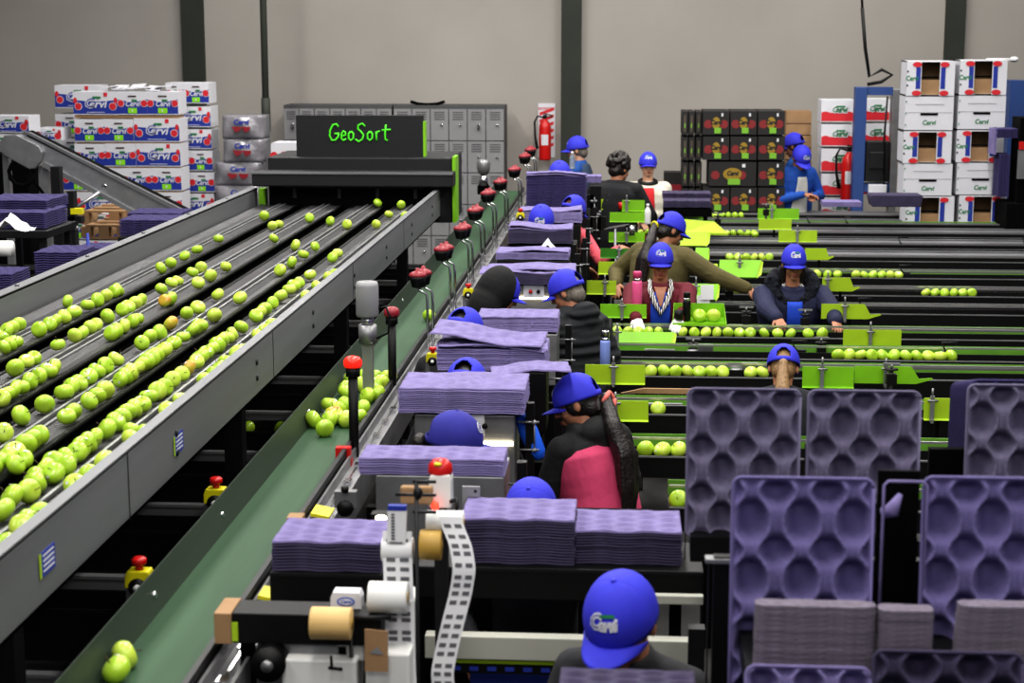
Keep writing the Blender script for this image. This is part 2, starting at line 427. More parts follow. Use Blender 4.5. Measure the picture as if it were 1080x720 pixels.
# wooden pallet below
def pallet(px0, py0, px1, Y, label):
    a = W(px0, py0, Y); c = W(px1, py0, Y); b = MB()
    for k in range(3): b.bx(a.x, c.x, Y+k*.3, Y+k*.3+.1, a.z-.02, a.z)
    for k in range(3):
        x = a.x+(c.x-a.x)*(k*.5); b.bx(x-.05, x+.05, Y, Y+.7, a.z-.12, a.z-.02)
    b.bx(a.x, c.x, Y, Y+.1, a.z-.14, a.z-.12)
    tag(b.build('wooden_pallet', 'card'), label, 'pallet')
pallet(88, 222, 152, 16.6, 'wooden pallet deck below the end of the metal chute')
pallet(90, 237, 128, 16.2, 'short wooden pallet beneath the other one at left')
carton(84, 226, 125, 236, 16.9, 'long', 'white and blue carton squeezed between the two pallets', None)

# shrink wrapped bundles
for j, (x0, x1, y0, y1) in enumerate([(235,276,122,146),(236,277,147,171),(228,276,171.5,195),(228,277,196,220),(228,277,221,245)]):
    a = W(x0, y1, 20); c = W(x1, y0, 20); w = c.x-a.x; h = c.z-a.z
    b = MB(); n = 8
    vs = []; 
    import itertools
    for iy, yy in enumerate((0, .45)):
        for i in range(n+1):
            for k in range(n+1):
                u = i/n; v = k/n
                puff = .05*math.sin(PI*u)*math.sin(PI*v)*(1 if iy == 0 else -1) + .015*math.sin(9*u+5*v+j)
                vs.append((w*u-w/2, yy-puff, h*v))
    fs = []
    for L in (0, 1):
        o_ = L*(n+1)**2
        for i in range(n):
            for k in range(n): q = o_+i*(n+1)+k; fs.append((q, q+n+1, q+n+2, q+1))
    N = (n+1)**2
    for i in range(n):
        for k in (0, n):
            q = i*(n+1)+k; fs.append((q, q+n+1, q+n+1+N, q+N))
            q = k*(n+1)+i; fs.append((q, q+1, q+1+N, q+N))
    b.add(vs, fs, 0, True)
    put_text(b, 'Cervi', h*.3, 0, h*.72, -.07, 2, .2, .004)
    for s in (-1, 1): b.add([(s*w*.12+dx*w, -.068, h*(.42+dz)) for dx, dz in ((-.12,.12),(.12,.1),(.1,-.04),(-.02,-.14))], [(0,1,2,3)], 1)
    o = b.build('wrapped_bundle', ['wrap', 'dred', 'cblue'], loc=((a.x+c.x)/2, 20, a.z))
    tag(o, 'grey shrink-wrapped bundle, %s in the column left of the green pipe' % ['topmost','second','third','fourth','fifth'][j], 'bundle', 'shrink wrapped bundles')

# small white carton behind the sign
a = W(286, 171, 19.8); c = W(313, 150.5, 19.8); w = c.x-a.x; h = c.z-a.z
b = MB(); b.prism([(0,0),(w,0),(w,h*.93),(w*.94,h),(w*.06,h),(0,h*.9)], 0, .35, 0)
for x in (w*.12, w*.9): b.disc((x, h*.28), .05, .06, 1, y=-.004)
b.bx(w*.42, w*.62, -.004, -.002, h*.48, h*.55, 1); put_text(b, 'Cervi', h*.3, w*.55, h*.28, -.005, 2, .2, .004)
tag(b.build('fruit_carton', ['cwhite','cred','cblue'], loc=(a.x, 19.8, a.z)), 'white carton with red apple print just left of the sorter sign', 'carton')

# ------------------------------------------------------------------ lockers
def lockers(px0, px1, ncol, label, Y=22.3):
    x0 = W(px0, 112, Y).x; x1 = W(px1, 112, Y).x; zt = W(400, 111, Y).z
    root = empty('locker_bank', ((x0+x1)/2, Y, 0), 0, label, 'lockers')
    w = x1-x0
    b = MB(); b.bx(-w/2, w/2, 0, .5, 0, zt); b.build('body', 'lockdk', root)
    cw = w/ncol; nr = 5; rh = (zt-.06)/nr
    for i in range(ncol):
        for r in range(nr):
            b = MB(); cx = -w/2+cw*(i+.5); z0 = zt-.04-rh*(r+1)
            b.bx(cx-cw/2+.006, cx+cw/2-.006, -.02, 0, z0+.006, z0+rh-.006)
            for k in range(4): b.bx(cx-cw*.28, cx+cw*.28, -.026, -.02, z0+rh*.88-k*.03, z0+rh*.88-k*.03+.008, 1)
            d = b.build('door', ['locker', 'lockdk'], root)
            b = MB(); b.cyl((cx+cw*.12, -.02, z0+rh*.5), (cx+cw*.12, -.05, z0+rh*.5), .014, 8)
            if (i*7+r*3) % 4 == 0: b.box((cx+cw*.12, -.045, z0+rh*.42), (.035, .02, .045), 0)
            b.build('latch', 'chrome', d)
lockers(299, 413.5, 7, 'left bank of grey steel lockers, mostly hidden behind the sorter sign')
lockers(415, 532, 6, 'right bank of grey steel lockers between the sign and the extinguisher')
b = MB(); p = W(433, 109.5, 22.4); q = W(469, 109.5, 22.4)
b.tube([(p.x,22.4,p.z+.03),(p.x+.1,22.4,p.z-.0),((p.x+q.x)/2,22.4,p.z-.01),(q.x-.1,22.4,p.z),(q.x,22.4,p.z+.03)], .02, 8)
tag(b.build('folded_strap', 'blackm'), 'dark thin strap lying on top of the right locker bank', 'strap')

# ------------------------------------------------------------------ extinguisher and board
Y = WY
a = W(567.5, 166, Y-.02); c = W(585.5, 109, Y-.02)
b = MB(); w = c.x-a.x; h = c.z-a.z; b.bx(0, w, -.012, 0, 0, h, 0)
for k in range(6):
    z = h*.12+k*h*.13
    b.add([(w*.08,-.014,z),(w*.92,-.014,z+h*.1),(w*.92,-.014,z+h*.16),(w*.08,-.014,z+h*.06)], [(0,1,2,3)], 1)
put_text(b, 'EXTINTOR', w*.2, w*.5, h*.9, -.016, 1, 0, .001)
o = b.build('extinguisher_sign', ['cwhite','cred'], loc=(a.x, Y-.002, a.z)); tag(o, 'red and white striped board on the wall behind the hanging extinguisher', 'sign')
p = W(573, 145, WY-.25)
def extinguisher(loc, label, sc=1):
    r = empty('fire_extinguisher', loc, 0, label, 'fire extinguisher')
    b = MB(); b.lathe([(.0,0),(.075,0),(.08,.02),(.08,.42),(.07,.48),(.035,.52),(.03,.54)], n=16); b.build('cylinder', 'red', r)
    b = MB(); b.box((0,0,.57), (.05,.05,.05)); b.box((.04,0,.6), (.13,.025,.015), ry=.2); b.box((.04,0,.57), (.12,.025,.015)); b.build('valve', 'black', r)
    b = MB(); b.tube([(-.02,0,.56),(-.1,0,.58),(-.14,0,.5),(-.13,0,.3),(-.1,-.03,.15)], [.012,.012,.012,.014,.022], 8); b.build('hose', 'black', r)
    b = MB(); b.add([(.082*math.sin(t), -.082*math.cos(t), z) for t in (-.6,-.2,.2,.6) for z in (.2,.34)], [(0,2,3,1),(2,4,5,3),(4,6,7,5)], 0); b.build('paper_label', 'cwhite', r)
    r.scale = (sc,)*3
    return r
extinguisher((p.x+.02, WY-.2, p.z-.3), 'red fire extinguisher with black hose hung on the wall beside the lockers', 1)
p = W(894, 213, 20.6); extinguisher((p.x, 20.6, p.z), 'red fire extinguisher standing between red cartons and blue frame', 1.1)

# ------------------------------------------------------------------ dark carton stack
G2 = 'black fruit cartons in the wrapped stack'
for j, (y0, y1) in enumerate([(117,142),(143.5,168.5),(170.5,196),(197.5,223),(224,249)]):
    xs = [(741,769.5),(770,798.5),(799,828)] if j != 2 else [(747,798),(799,828)]
    for q, (a, c) in enumerate(xs):
        carton(a, y0, c, y1, 19.9, 'darklong' if c-a > 35 else 'dark', 'black carton with red apple and yellow print, %s row, %s' % (['top','second','third','fourth','lowest'][j], ['left','middle','right'][q] if len(xs) == 3 else ['wide left','right'][q]), G2, d=.62)
    for q, a in enumerate((719, 726, 733.5)):
        carton(a, y0+.5, a+6.8, y1, 20.0+q*.02, 'darkend', 'narrow dark carton end, %s row, %s slot, left side of dark stack' % (['top','second','third','fourth','lowest'][j], ['outer','middle','inner'][q]), 'carton ends at the left of the dark stack', d=.6)
for j, (y0, y1) in enumerate([(117.5,142),(143,168),(170,196),(197,222)]):
    a = W(829, y1, 21.5); c = W(856, y0, 21.5); b = MB(); b.bx(0, c.x-a.x, 0, .4, 0, c.z-a.z); b.bx(0, c.x-a.x, -.003, 0, (c.z-a.z)*.47, (c.z-a.z)*.5, 1)
    tag(b.build('brown_carton', ['card','cbrown'], loc=(a.x, 21.5, a.z)), 'plain brown carton right of the dark stack, %s of four' % ['topmost','second','third','lowest'][j], 'carton')
p = W(711, 190, 20.5)
b = MB(); b.bx(-.12,.13,0,.3,0,.34,0); b.bx(-.1,.1,-.01,0,.05,.2,1); tag(b.build('dark_carton', ['cblack','dred'], loc=(p.x,20.5,p.z-.25)), 'low dark box with red print between the boy and the dark stack', 'carton')

# red and white cartons
G3 = 'red and white fruit cartons'
for j, (y0, y1) in enumerate([(105,128.5),(130,154),(156.5,181),(182.5,206),(207.5,231)]):
    carton(865.5, y0, 902, y1, 20.8, 'redwhite', 'white carton with red apple print left of the blue frame, %s level' % ['top','second','third','fourth','lowest'][j], G3)
    if j < 4: carton(908, y0-1, 939, y1-1, 21.0, 'redwhite', 'white carton with red apple print seen through the blue frame, %s level' % ['top','second','third','fourth'][j], G3)
# blue metal frame (strapping press)
a = W(903, 92, 20.2); c = W(946, 92, 20.2); zt = a.z
r = empty('blue_press_frame', (a.x, 20.2, 0), 0, 'tall blue metal frame machine between red cartons and white boxes', 'machine')
w = c.x-a.x
b = MB(); b.bx(0,.13,0,.2,0,zt); b.build('upright', 'bluef', r, .006)
b = MB(); b.bx(w-.04,w+.04,0,.2,0,zt-.02); b.build('upright', 'steel', r, .006)
b = MB(); b.bx(.13,w-.04,.02,.18,zt-.09,zt); b.build('crossbeam', 'bluef', r)
z1 = W(920,200,20.2).z; b = MB(); b.bx(.13,w-.04,.02,.18,z1-.03,z1+.07); b.build('crossbeam', 'bluef', r)
b = MB(); z2 = W(920,178,20.2).z; b.bx(.14,w-.06,-.02,.2,z2-.15,z2+.32); b.bx(.18,w-.12,-.04,-.02,z2,z2+.2); b.build('motor_housing', 'dark', r, .01)
b = MB(); b.bx(.18,w-.08,-.06,.1,z2-.3,z2-.18); b.build('control_box', 'cwhite', r, .005)
b = MB(); z0 = zt; b.tube([(.05,.1,zt+.9),(.1,.1,zt+.45),(.16,.1,zt+.12),(.3,.1,zt+.2),(.42,.1,zt+.14),(.3,.1,zt+.06),(.14,.1,zt+.03)], .02, 8)
b.tube([(.02,.1,zt+3.2),(.0,.1,zt+1.6),(.05,.1,zt+.9)], .015, 6); b.tube([(.36,-.02,zt-.1),(.34,-.02,zt-.6),(.36,-.02,zt-1.2)], .012, 6)
b.build('cable', 'black', r)
# big white cartons
G4 = 'big white cartons in two columns at right'
for q, (a, c, dx) in enumerate([(955,1008,'left'),(1011,1063,'right')]):
    for j, (y0, y1, k) in enumerate([(64,101,'open'),(101.5,137,'plainwhite'),(138,172,'open'),(172.5,206,'plainwhite'),(207,241,'open')]):
        off = (0, -1.5, -3.5, -3, -1)[j]
        carton(a+off, y0-q*1, c+off, y1-q*1, 19.0, k, 'white carton %s, %s from the top of the %s column' % ('with an open window' if k == 'open' else 'with black hand slot', ['first','second','third','fourth','fifth'][j], dx), G4, d=.42)
p = W(1058, 63, 19); b = MB(); b.bx(-.1,.16,0,.3,0,.02); b.ell((.16,.1,.01),(.05,.05,.03)); tag(b.build('paper_scrap','paper',loc=(p.x,19.1,p.z-.01)), 'white scrap on top of the right column of white cartons', 'paper')
b = MB(); a = W(1066,85,20.5); c = W(1084,85,20.5); b.bx(a.x,c.x,20.5,20.9,0,a.z)
tag(b.build('blue_cabinet','bluef'), 'blue cabinet edge behind the right white cartons', 'cabinet')
# ================================================================== the optical sorter
ZB = 1.62                                     # level of the sorting belts
Y0, Y1 = 2.2, 14.6
SX0, SX1 = -3.21, -1.63
GAPS = [(-2.84,-2.75), (-2.45,-2.36), (-2.08,-2.00)]
root = empty('sorting_conveyor', ((SX0+SX1)/2, 8, 0), 0, 'long dark sorting conveyor with grey steel side rails carrying green apples', 'conveyor')
OX, OY = (SX0+SX1)/2, 8.0
def pt(name, mb, mats, parent=root, bevel=0):
    mb.v = [(v[0]-OX, v[1]-OY, v[2]) for v in mb.v]
    return mb.build(name, mats, parent, bevel)
# left side rail: inner face seen, small top flange
b = MB(); b.bx(SX0-.03, SX0, Y0, Y1, ZB-.28, 1.755); b.bx(SX0-.07, SX0, Y0, Y1, 1.745, 1.76)
for k in range(9): b.cyl((SX0-.035, 4+k*1.2, 1.76), (SX0-.035, 4+k*1.2, 1.772), .012, 8)
pt('side_rail', b, 'rail')
b = MB(); b.bx(SX1, SX1+.012, Y0, Y1, 1.52, 1.75); b.bx(SX1-.03, SX1+.012, Y0, Y1, 1.745, 1.757); b.bx(SX1-.04, SX1+.012, Y0, Y1, 1.52, 1.53)
rr = pt('side_rail', b, 'rail')
for k in range(7):                            # bolt pairs, joints on the outer face
    y = 5.9+k*1.35; b = MB()
    for z in (1.60, 1.67): b.cyl((SX1+.012, y, z), (SX1+.018, y, z), .013, 10)
    pt('bolt_pair', b, 'dark', rr)
b = MB()
for y in (5.3, 7.6, 9.9, 12.2): b.bx(SX1+.0125, SX1+.0135, y, y+.008, 1.52, 1.75)
pt('rail_joint', b, 'dark', rr)
for px, py in ((51, 590), (189, 466)):        # blue data plates
    q = WZ(px, py, 1.64); q = CAM + (q-CAM)*((SX1+.014)/q.x)
    b = MB(); b.bx(SX1+.012, SX1+.015, q.y-.055, q.y+.055, q.z-.035, q.z+.035, 0)
    for k in range(4): b.bx(SX1+.015, SX1+.0155, q.y-.045, q.y+.045, q.z-.024+k*.015, q.z-.018+k*.015, 1)
    b.bx(SX1+.0145, SX1+.0152, q.y-.075, q.y-.058, q.z-.035, q.z+.035, 2)
    o = pt('data_plate', b, ['cblue', 'cwhite', 'limey'], rr)
edges = [SX0] + [e for g in GAPS for e in g] + [SX1]
for i in range(4):
    x0, x1 = edges[2*i], edges[2*i+1]; xc = (x0+x1)/2
    xc = [-2.985, -2.6, -2.22, -1.835][i]
    b = MB()                                  # two shallow V tracks, a raised twin guide between
    prof = [(x0+.02, ZB-.004), ((x0+xc)/2, ZB-.012), (xc-.03, ZB-.002)]
    for (a, z0), (c, z1) in ((prof[0], prof[1]), (prof[1], prof[2]), ((xc+.03, ZB-.002), ((xc+x1)/2, ZB-.012)), (((xc+x1)/2, ZB-.012), (x1-.02, ZB-.004))):
        b.quad((a, Y0, z0), (c, Y0, z1), (c, Y1, z1), (a, Y1, z0))
    pt('belt', b, 'belt')
    b = MB()
    for dx in (-.022, .022): b.bx(xc+dx-.006, xc+dx+.006, Y0, Y1, ZB-.02, ZB+.007)
    pt('guide_rail', b, 'steel')
    b = MB(); b.bx(xc-.014, xc+.014, Y0, Y1, ZB-.03, ZB-.006); pt('drive_chain', b, 'chain')
    for xx in (x0+.012, x1-.012):
        if i == 0 and xx < x0+.02: continue
        b = MB(); b.tube([(xx, Y0, ZB-.008), (xx, Y1, ZB-.008)], .013, 8); pt('edge_chain', b, 'chain')
b = MB()
for g in GAPS: b.bx(g[0], g[1], Y0, Y1, ZB-.095, ZB-.085)
pt('inner_channel', b, 'blackm')
b = MB()
for g in GAPS:
    y = 3.0
    while y < Y1-.3:
        b.cyl(((g[0]+g[1])/2, y, ZB-.06), ((g[0]+g[1])/2, y, ZB-.04), .008, 6); y += .42
pt('fixing_bolt', b, 'chrome')
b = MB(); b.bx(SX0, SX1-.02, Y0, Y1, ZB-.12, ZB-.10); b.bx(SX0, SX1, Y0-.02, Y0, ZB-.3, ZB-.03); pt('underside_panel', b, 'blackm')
for y in (4.4, 7.2, 10.0, 12.8):
    for x in (SX0+.05, SX1-.08):
        b = MB(); b.bx(x-.04, x+.04, y-.04, y+.04, 0, ZB-.12); b.bx(x-.08, x+.08, y-.08, y+.08, 0, .02); pt('leg', b, 'dark')
# optical hood with the sign
a = W(279, 181, 14.6); c = W(475, 168, 14.6)
hr = empty('optical_sorter_hood', ((a.x+c.x)/2, 14.6, 0), 0, 'black sorting machine hood with a lettered black sign at the far end of the conveyor', 'machine')
OX, OY = (a.x+c.x)/2, 14.6
l = W(267, 196, 14.5); r_ = W(478, 182, 14.5)
b = MB(); b.bx(a.x, c.x, 14.75, 15.6, 1.45, c.z); pt('cabinet', b, 'sign', hr, .01)
b = MB(); b.bx(l.x, r_.x, 14.45, 14.75, l.z, r_.z); pt('front_hood', b, 'sign', hr, .012)
b = MB(); b.bx(l.x, r_.x, 14.44, 14.46, r_.z-.015, r_.z+.004); pt('trim_strip', b, 'rail', hr)
t = W(313, 168, 14.9); u = W(446, 122, 14.9)
b = MB(); b.bx(t.x, u.x, 14.9, 14.98, t.z, u.z, 0); pt('sign_panel', b, 'sign', hr)
b = MB(); b.bx(u.x, u.x+.02, 14.9, 15.0, t.z, u.z-.05); pt('sign_edge', b, 'lime', hr)
b = MB(); g = W(480, 222, 14.75); g2 = W(480, 165, 14.75); b.bx(c.x+.005, c.x+.035, 14.7, 14.95, g.z-.1, g2.z); pt('edge_strip', b, 'lime', hr)
b = MB(); b.bx(l.x-.02, l.x+.04, 14.8, 14.9, l.z-.3, l.z-.05); pt('edge_strip', b, 'lime', hr)
b = MB(); b.bx(SX0+.1, SX1-.1, 14.62, 14.75, ZB-.1, l.z); pt('curtain', b, 'blackm', hr)
b = MB()
for x in (SX0+.33, SX0+.72, SX0+1.05, SX0+1.38): b.box((x, 14.6, l.z-.06), (.03, .03, .1))
b.box((SX0+.85, 14.6, l.z-.012), (1.2, .03, .02))
pt('sensor_bracket', b, 'dark', hr)
# the hand lettered name, strokes on a unit box
ST = {'G': [[(.9,.82),(.7,.98),(.4,.95),(.12,.65),(.05,.3),(.25,.03),(.6,.05),(.85,.25),(.9,.42)],[(.5,.42),(.95,.44)]],
 'e': [[(.1,.28),(.75,.34),(.72,.5),(.45,.58),(.15,.4),(.12,.15),(.4,.02),(.8,.12)]],
 'o': [[(.45,.55),(.15,.42),(.12,.15),(.42,.02),(.78,.15),(.8,.42),(.5,.56)]],
 'S': [[(.9,.85),(.65,1.02),(.3,.92),(.25,.7),(.55,.52),(.75,.35),(.65,.1),(.3,-.05),(.02,.1)]],
 'r': [[(.2,.55),(.22,.02)],[(.22,.35),(.45,.55),(.75,.56)]],
 't': [[(.5,.95),(.4,.4),(.42,.08),(.65,.02)],[(.1,.62),(.95,.66)]]}
xs = {'G': (347,358), 'e': (359,366), 'o': (366.5,374), 'S': (374.5,386), 'o2': (386.5,394), 'r': (395.5,402), 't': (401.5,412.5)}
b = MB()
for key, ch in (('G','G'),('e','e'),('o','o'),('S','S'),('o2','o'),('r','r'),('t','t')):
    p0 = W(xs[key][0], 148.5, 14.885); p1 = W(xs[key][1], 130.5, 14.885)
    for s_ in ST[ch]:
        b.tube([(p0.x+(p1.x-p0.x)*x, 14.893, p0.z+(p1.z-p0.z)*z) for x, z in s_], .0085, 6)
o = pt('sign_lettering', b, 'signgreen', hr); o['label'] = 'green hand-drawn lettering GeoSort'

# ================================================================== apples
def apple_mesh(seed, mt):
    rnd = random.Random(seed); b = MB()
    n = 16; prof = []
    k1 = .9+.1*rnd.random()
    for i in range(13):
        t = PI*i/12
        r = math.sin(t)**.92; z = math.cos(t)
        zz = z*.86*k1
        if i < 3: zz -= .17*(1-r)**1.2
        if i > 9: zz += .13*(1-r)**1.2; 
        r *= (1.0 if z > 0 else 1-.1*z*z)
        prof.append((max(r, .001), zz))
    vs = []; fs = []
    for (r, z) in prof:
        for k in range(n):
            t = 2*PI*k/n; lob = 1+.025*math.cos(5*t+seed)*(.4-z*.5)+.02*math.cos(2*t+seed)
            vs.append((.042*r*math.cos(t)*lob, .042*r*math.sin(t)*lob, .042*z))
    for i in range(12):
        for k in range(n):
            a = i*n+k; c = i*n+(k+1) % n; fs.append((a, c, c+n, a+n))
    fs.append(tuple(range(n-1, -1, -1))); fs.append(tuple(12*n+k for k in range(n)))
    b.add(vs, fs, 0, True)
    b.disc((0, 0), .001, .001, 0)
    return b.mesh('apple', [mt])
AM = [apple_mesh(i, 'apple' if i % 3 else 'appley') for i in range(6)]; AB = [apple_mesh(11, 'appleb')]
b = MB(); b.tube([(0,0,.022),(.002,0,.036),(.007,.002,.047)], [.0016,.0014,.0022], 5); STEM = b.mesh('stem', 'leaf')
b = MB(); b.add([(.0425*math.sin(t)*math.cos(p_), .0425*math.sin(t)*math.sin(p_), .0372*math.cos(t)) for t, p_ in ((.7,0),(.7,.35),(.95,.35),(.95,0))], [(0,1,2,3)]); STK = b.mesh('sticker', 'cwhite')
PLACED = []
def apple(p, label, group, big=False, blush=False, sc=None):
    for _ in range(12):                       # nudge neighbours apart so that no two interpenetrate
        moved = False
        for q in PLACED:
            d = Vector((p[0]-q[0], p[1]-q[1], p[2]-q[2]))
            if d.length < .071:
                if abs(d.x)+abs(d.y) < 1e-4: d = Vector((.01, .01, 0))
                d.z = 0; d.normalize(); p = (q[0]+d.x*.073, q[1]+d.y*.073, p[2]); moved = True
        if not moved: break
    PLACED.append(tuple(p))
    me = random.choice(AB if blush else AM)
    s = (sc*.97) if sc else random.uniform(.86, 1.0)
    o = inst('apple', me, p, (random.uniform(-1.3,1.3), random.uniform(-1.3,1.3), random.uniform(0, 6.28)), s)
    tag(o, label, 'apple', group)
    if big: inst('stem', STEM, (0,0,0), parent=o); 
    if big and random.random() < .35: inst('sticker', STK, (0,0,0), parent=o)
    return o
A = """843,80 862,112 882,108 866,152 979,87 1045,97 709,153 629,187 603,207 558,229 525,245 722,241 636,243 609,258 676,269 635,292 562,285 543,291 510,311 689,328 766,339 935,173 1000,177 965,202 932,227 896,252 981,266 1052,212 1068,198
947,291 930,300 915,312 888,333 863,355 838,375 822,385 810,396 384,313 366,318 350,332 322,346 289,362 255,383 224,399 187,412 172,422 142,439 214,350 60,422 38,434 20,442 3,460 65,477 50,484 32,495 5,514
448,345 428,355 405,368 388,376 340,397 303,424 285,432 258,450 236,458 183,487 107,529 85,538 48,560 552,342 448,405 430,412 405,428 380,443 362,450 178,558 158,568 128,585 101,602 75,620 50,632 30,638 10,655
626,369 591,387 506,448 475,461 449,481 367,532 334,553 306,570 280,588 250,608 236,614 203,636 141,674 62,710 690,394 645,425 628,433 612,441 590,462 562,482 530,503 508,520 490,530 475,540 458,550 440,562 424,574 408,586 390,597 338,630 318,648 297,665 240,700 215,712
763,431 735,453 718,465 702,476 687,488 670,500 652,512 635,524 622,540 575,579 545,597 520,622 500,632 470,650 448,675 430,685 412,695
1060,265 1040,275 1005,303 972,335 862,425 840,440 815,460 770,500 752,515 715,540 695,560 672,580 650,600 575,660 530,692"""
APX = [(float(t.split(',')[0])/3, 200+float(t.split(',')[1])/3) for t in A.split()]
B_ = """12,270 172,278 145,290 118,303 82,343 62,352 38,364 15,376 2,395 24,388 474,200 440,228 405,256 362,288 342,302 318,318 298,336 275,352 245,366 230,388 208,400 185,412 163,430 138,455 108,490 68,503 12,562 560,268 640,185 540,265 500,295 400,380 335,430 285,467 150,572 115,595 85,620 15,690"""
APX += [(float(t.split(',')[0])/3.6, 380+float(t.split(',')[1])/3.6) for t in B_.split()]
C_ = """755,235 763,120 823,182 890,130 912,190 395,200 508,220 612,236"""   # crop 250,190 x5.145
APX += [(250+float(t.split(',')[0])/5.145, 190+float(t.split(',')[1])/5.145) for t in C_.split()]
BL = [(521/3, 200+348/3), (541/3, 200+419/3), (598/3, 200+560/3)]
lane_words = ['farthest left', 'second from the left', 'third from the left', 'rightmost']
def lane_of(x):
    i = 0
    for k, g in enumerate(GAPS):
        if x > (g[0]+g[1])/2: i = k+1
    return i
seen = []
for k, (px, py) in enumerate(APX+BL):
    if any(abs(px-a)+abs(py-c) < 3.2 for a, c in seen): continue
    seen.append((px, py))
    q = WZ(px, py, ZB+.035); L = lane_of(q.x)
    x = q.x; e0, e1 = edges[2*L], edges[2*L+1]
    x = min(max(x, e0+.05), e1-.05)
    bl = (px, py) in BL
    far = 'near' if q.y < 6.5 else ('middle' if q.y < 9.5 else 'far')
    lab = 'green apple riding on the %s lane of the sorter, %s stretch' % (lane_words[L], far)
    if bl: lab = 'red-blushed green apple on the %s lane of the sorter, %s stretch' % (lane_words[L], far)
    apple((x, q.y, ZB+.03), lab, 'apples on the %s sorter lane, %s stretch' % (lane_words[L], far), big=q.y < 8, blush=bl)

# ================================================================== green take-away belt
GB = 1.32
gr = empty('belt_conveyor', (-1.31, 8, 0), 0, 'long green belt conveyor running beside the sorter towards the lockers', 'conveyor')
OX, OY = -1.31, 8.0
b = MB(); b.bx(-1.44, -1.19, 2.4, 19.2, GB-.03, GB); pt('belt', b, 'gbelt', gr)
b = MB(); b.add([(-1.475,2.4,GB+.105),(-1.44,2.4,GB),(-1.44,19.2,GB),(-1.475,19.2,GB+.105),(-1.48,2.4,GB+.105),(-1.48,19.2,GB+.105),(-1.48,2.4,GB-.12),(-1.48,19.2,GB-.12)], [(0,1,2,3),(0,3,5,4),(4,5,7,6)], 0); 
gd = pt('side_guard', b, 'gguard', gr)
for y in (5.0, 5.9, 7.6, 9.2, 10.9):
    b = MB(); b.cyl((-1.462, y, GB+.05), (-1.452, y, GB+.052), .012, 8); pt('bolt', b, 'chrome', gd)
b = MB(); b.bx(-1.19, -1.172, 2.4, 19.2, GB-.1, GB+.045); pt('side_guard', b, 'dark', gr)
b = MB(); b.bx(-1.165, -1.075, 2.4, 19.2, GB-.14, GB-.03); b.bx(-1.165, -1.155, 2.4, 19.2, GB-.03, GB+.015); b.bx(-1.085, -1.075, 2.4, 19.2, GB-.03, GB+.0); pt('cable_duct', b, 'steel', gr)
b = MB(); 
y = 3.4
while y < 18: b.box((-1.12, y, GB-.02), (.03, .05, .02), 0); y += .27
b.bx(-1.124,-1.116,3.4,18,GB-.03,GB-.015)
pt('chain_links', b, 'chrome', gr)
for y in (5.0, 8.2, 11.4, 14.6, 17.8):
    for x in (-1.44, -1.16): b = MB(); b.bx(x, x+.05, y-.03, y+.03, 0, GB-.16); pt('leg', b, 'dark', gr)
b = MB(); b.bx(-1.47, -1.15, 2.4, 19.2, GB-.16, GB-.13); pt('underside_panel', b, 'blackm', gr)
p = WZ(323, 545, GB+.0); b = MB(); b.box((-1.12, p.y, GB+.02), (.07,.12,.012), ry=.2); pt('reflector', b, 'yellow', gr)
p = WZ(262, 632, GB+.0); b = MB(); b.box((-1.12, p.y, GB+.02), (.06,.10,.012), ry=.2); pt('reflector', b, 'yellow', gr)
D_ = """725,72 735,118 740,138 795,70 825,118 830,150 870,75 905,70 875,145 908,95 855,105 640,185 740,187 742,248 700,212 705,248 600,250 650,288 688,222 833,203 818,238 790,100 668,252 855,130"""
cl = [(180+float(t.split(',')[0])/4, 380+float(t.split(',')[1])/4) for t in D_.split()]
cl.sort(key=lambda q: -q[1]); low = []
for i, (px, py) in enumerate(cl):
    q = WZ(px, py, GB+.036); x = min(max(q.x, -1.40), -1.23)
    apple((x, q.y, GB+.037), 'green apple in the loose pile on the green belt by the red lamp posts' if i != 6 else 'red-blushed green apple in the pile on the green belt', 'apples piled on the green belt', big=True, blush=(i == 6), sc=1.06)
for px, py, lab in ((123, 706, 'green apple on the green belt at the bottom left, nearer of two'), (121, 691, 'green apple on the green belt at the bottom left, behind its neighbour'), (452.5, 333, 'single green apple far up the green belt beside the rods')):
    q = WZ(px, py, GB+.036); x = min(max(q.x, -1.41), -1.22); apple((x, q.y, GB+.037), lab, None, big=True, sc=1.06)

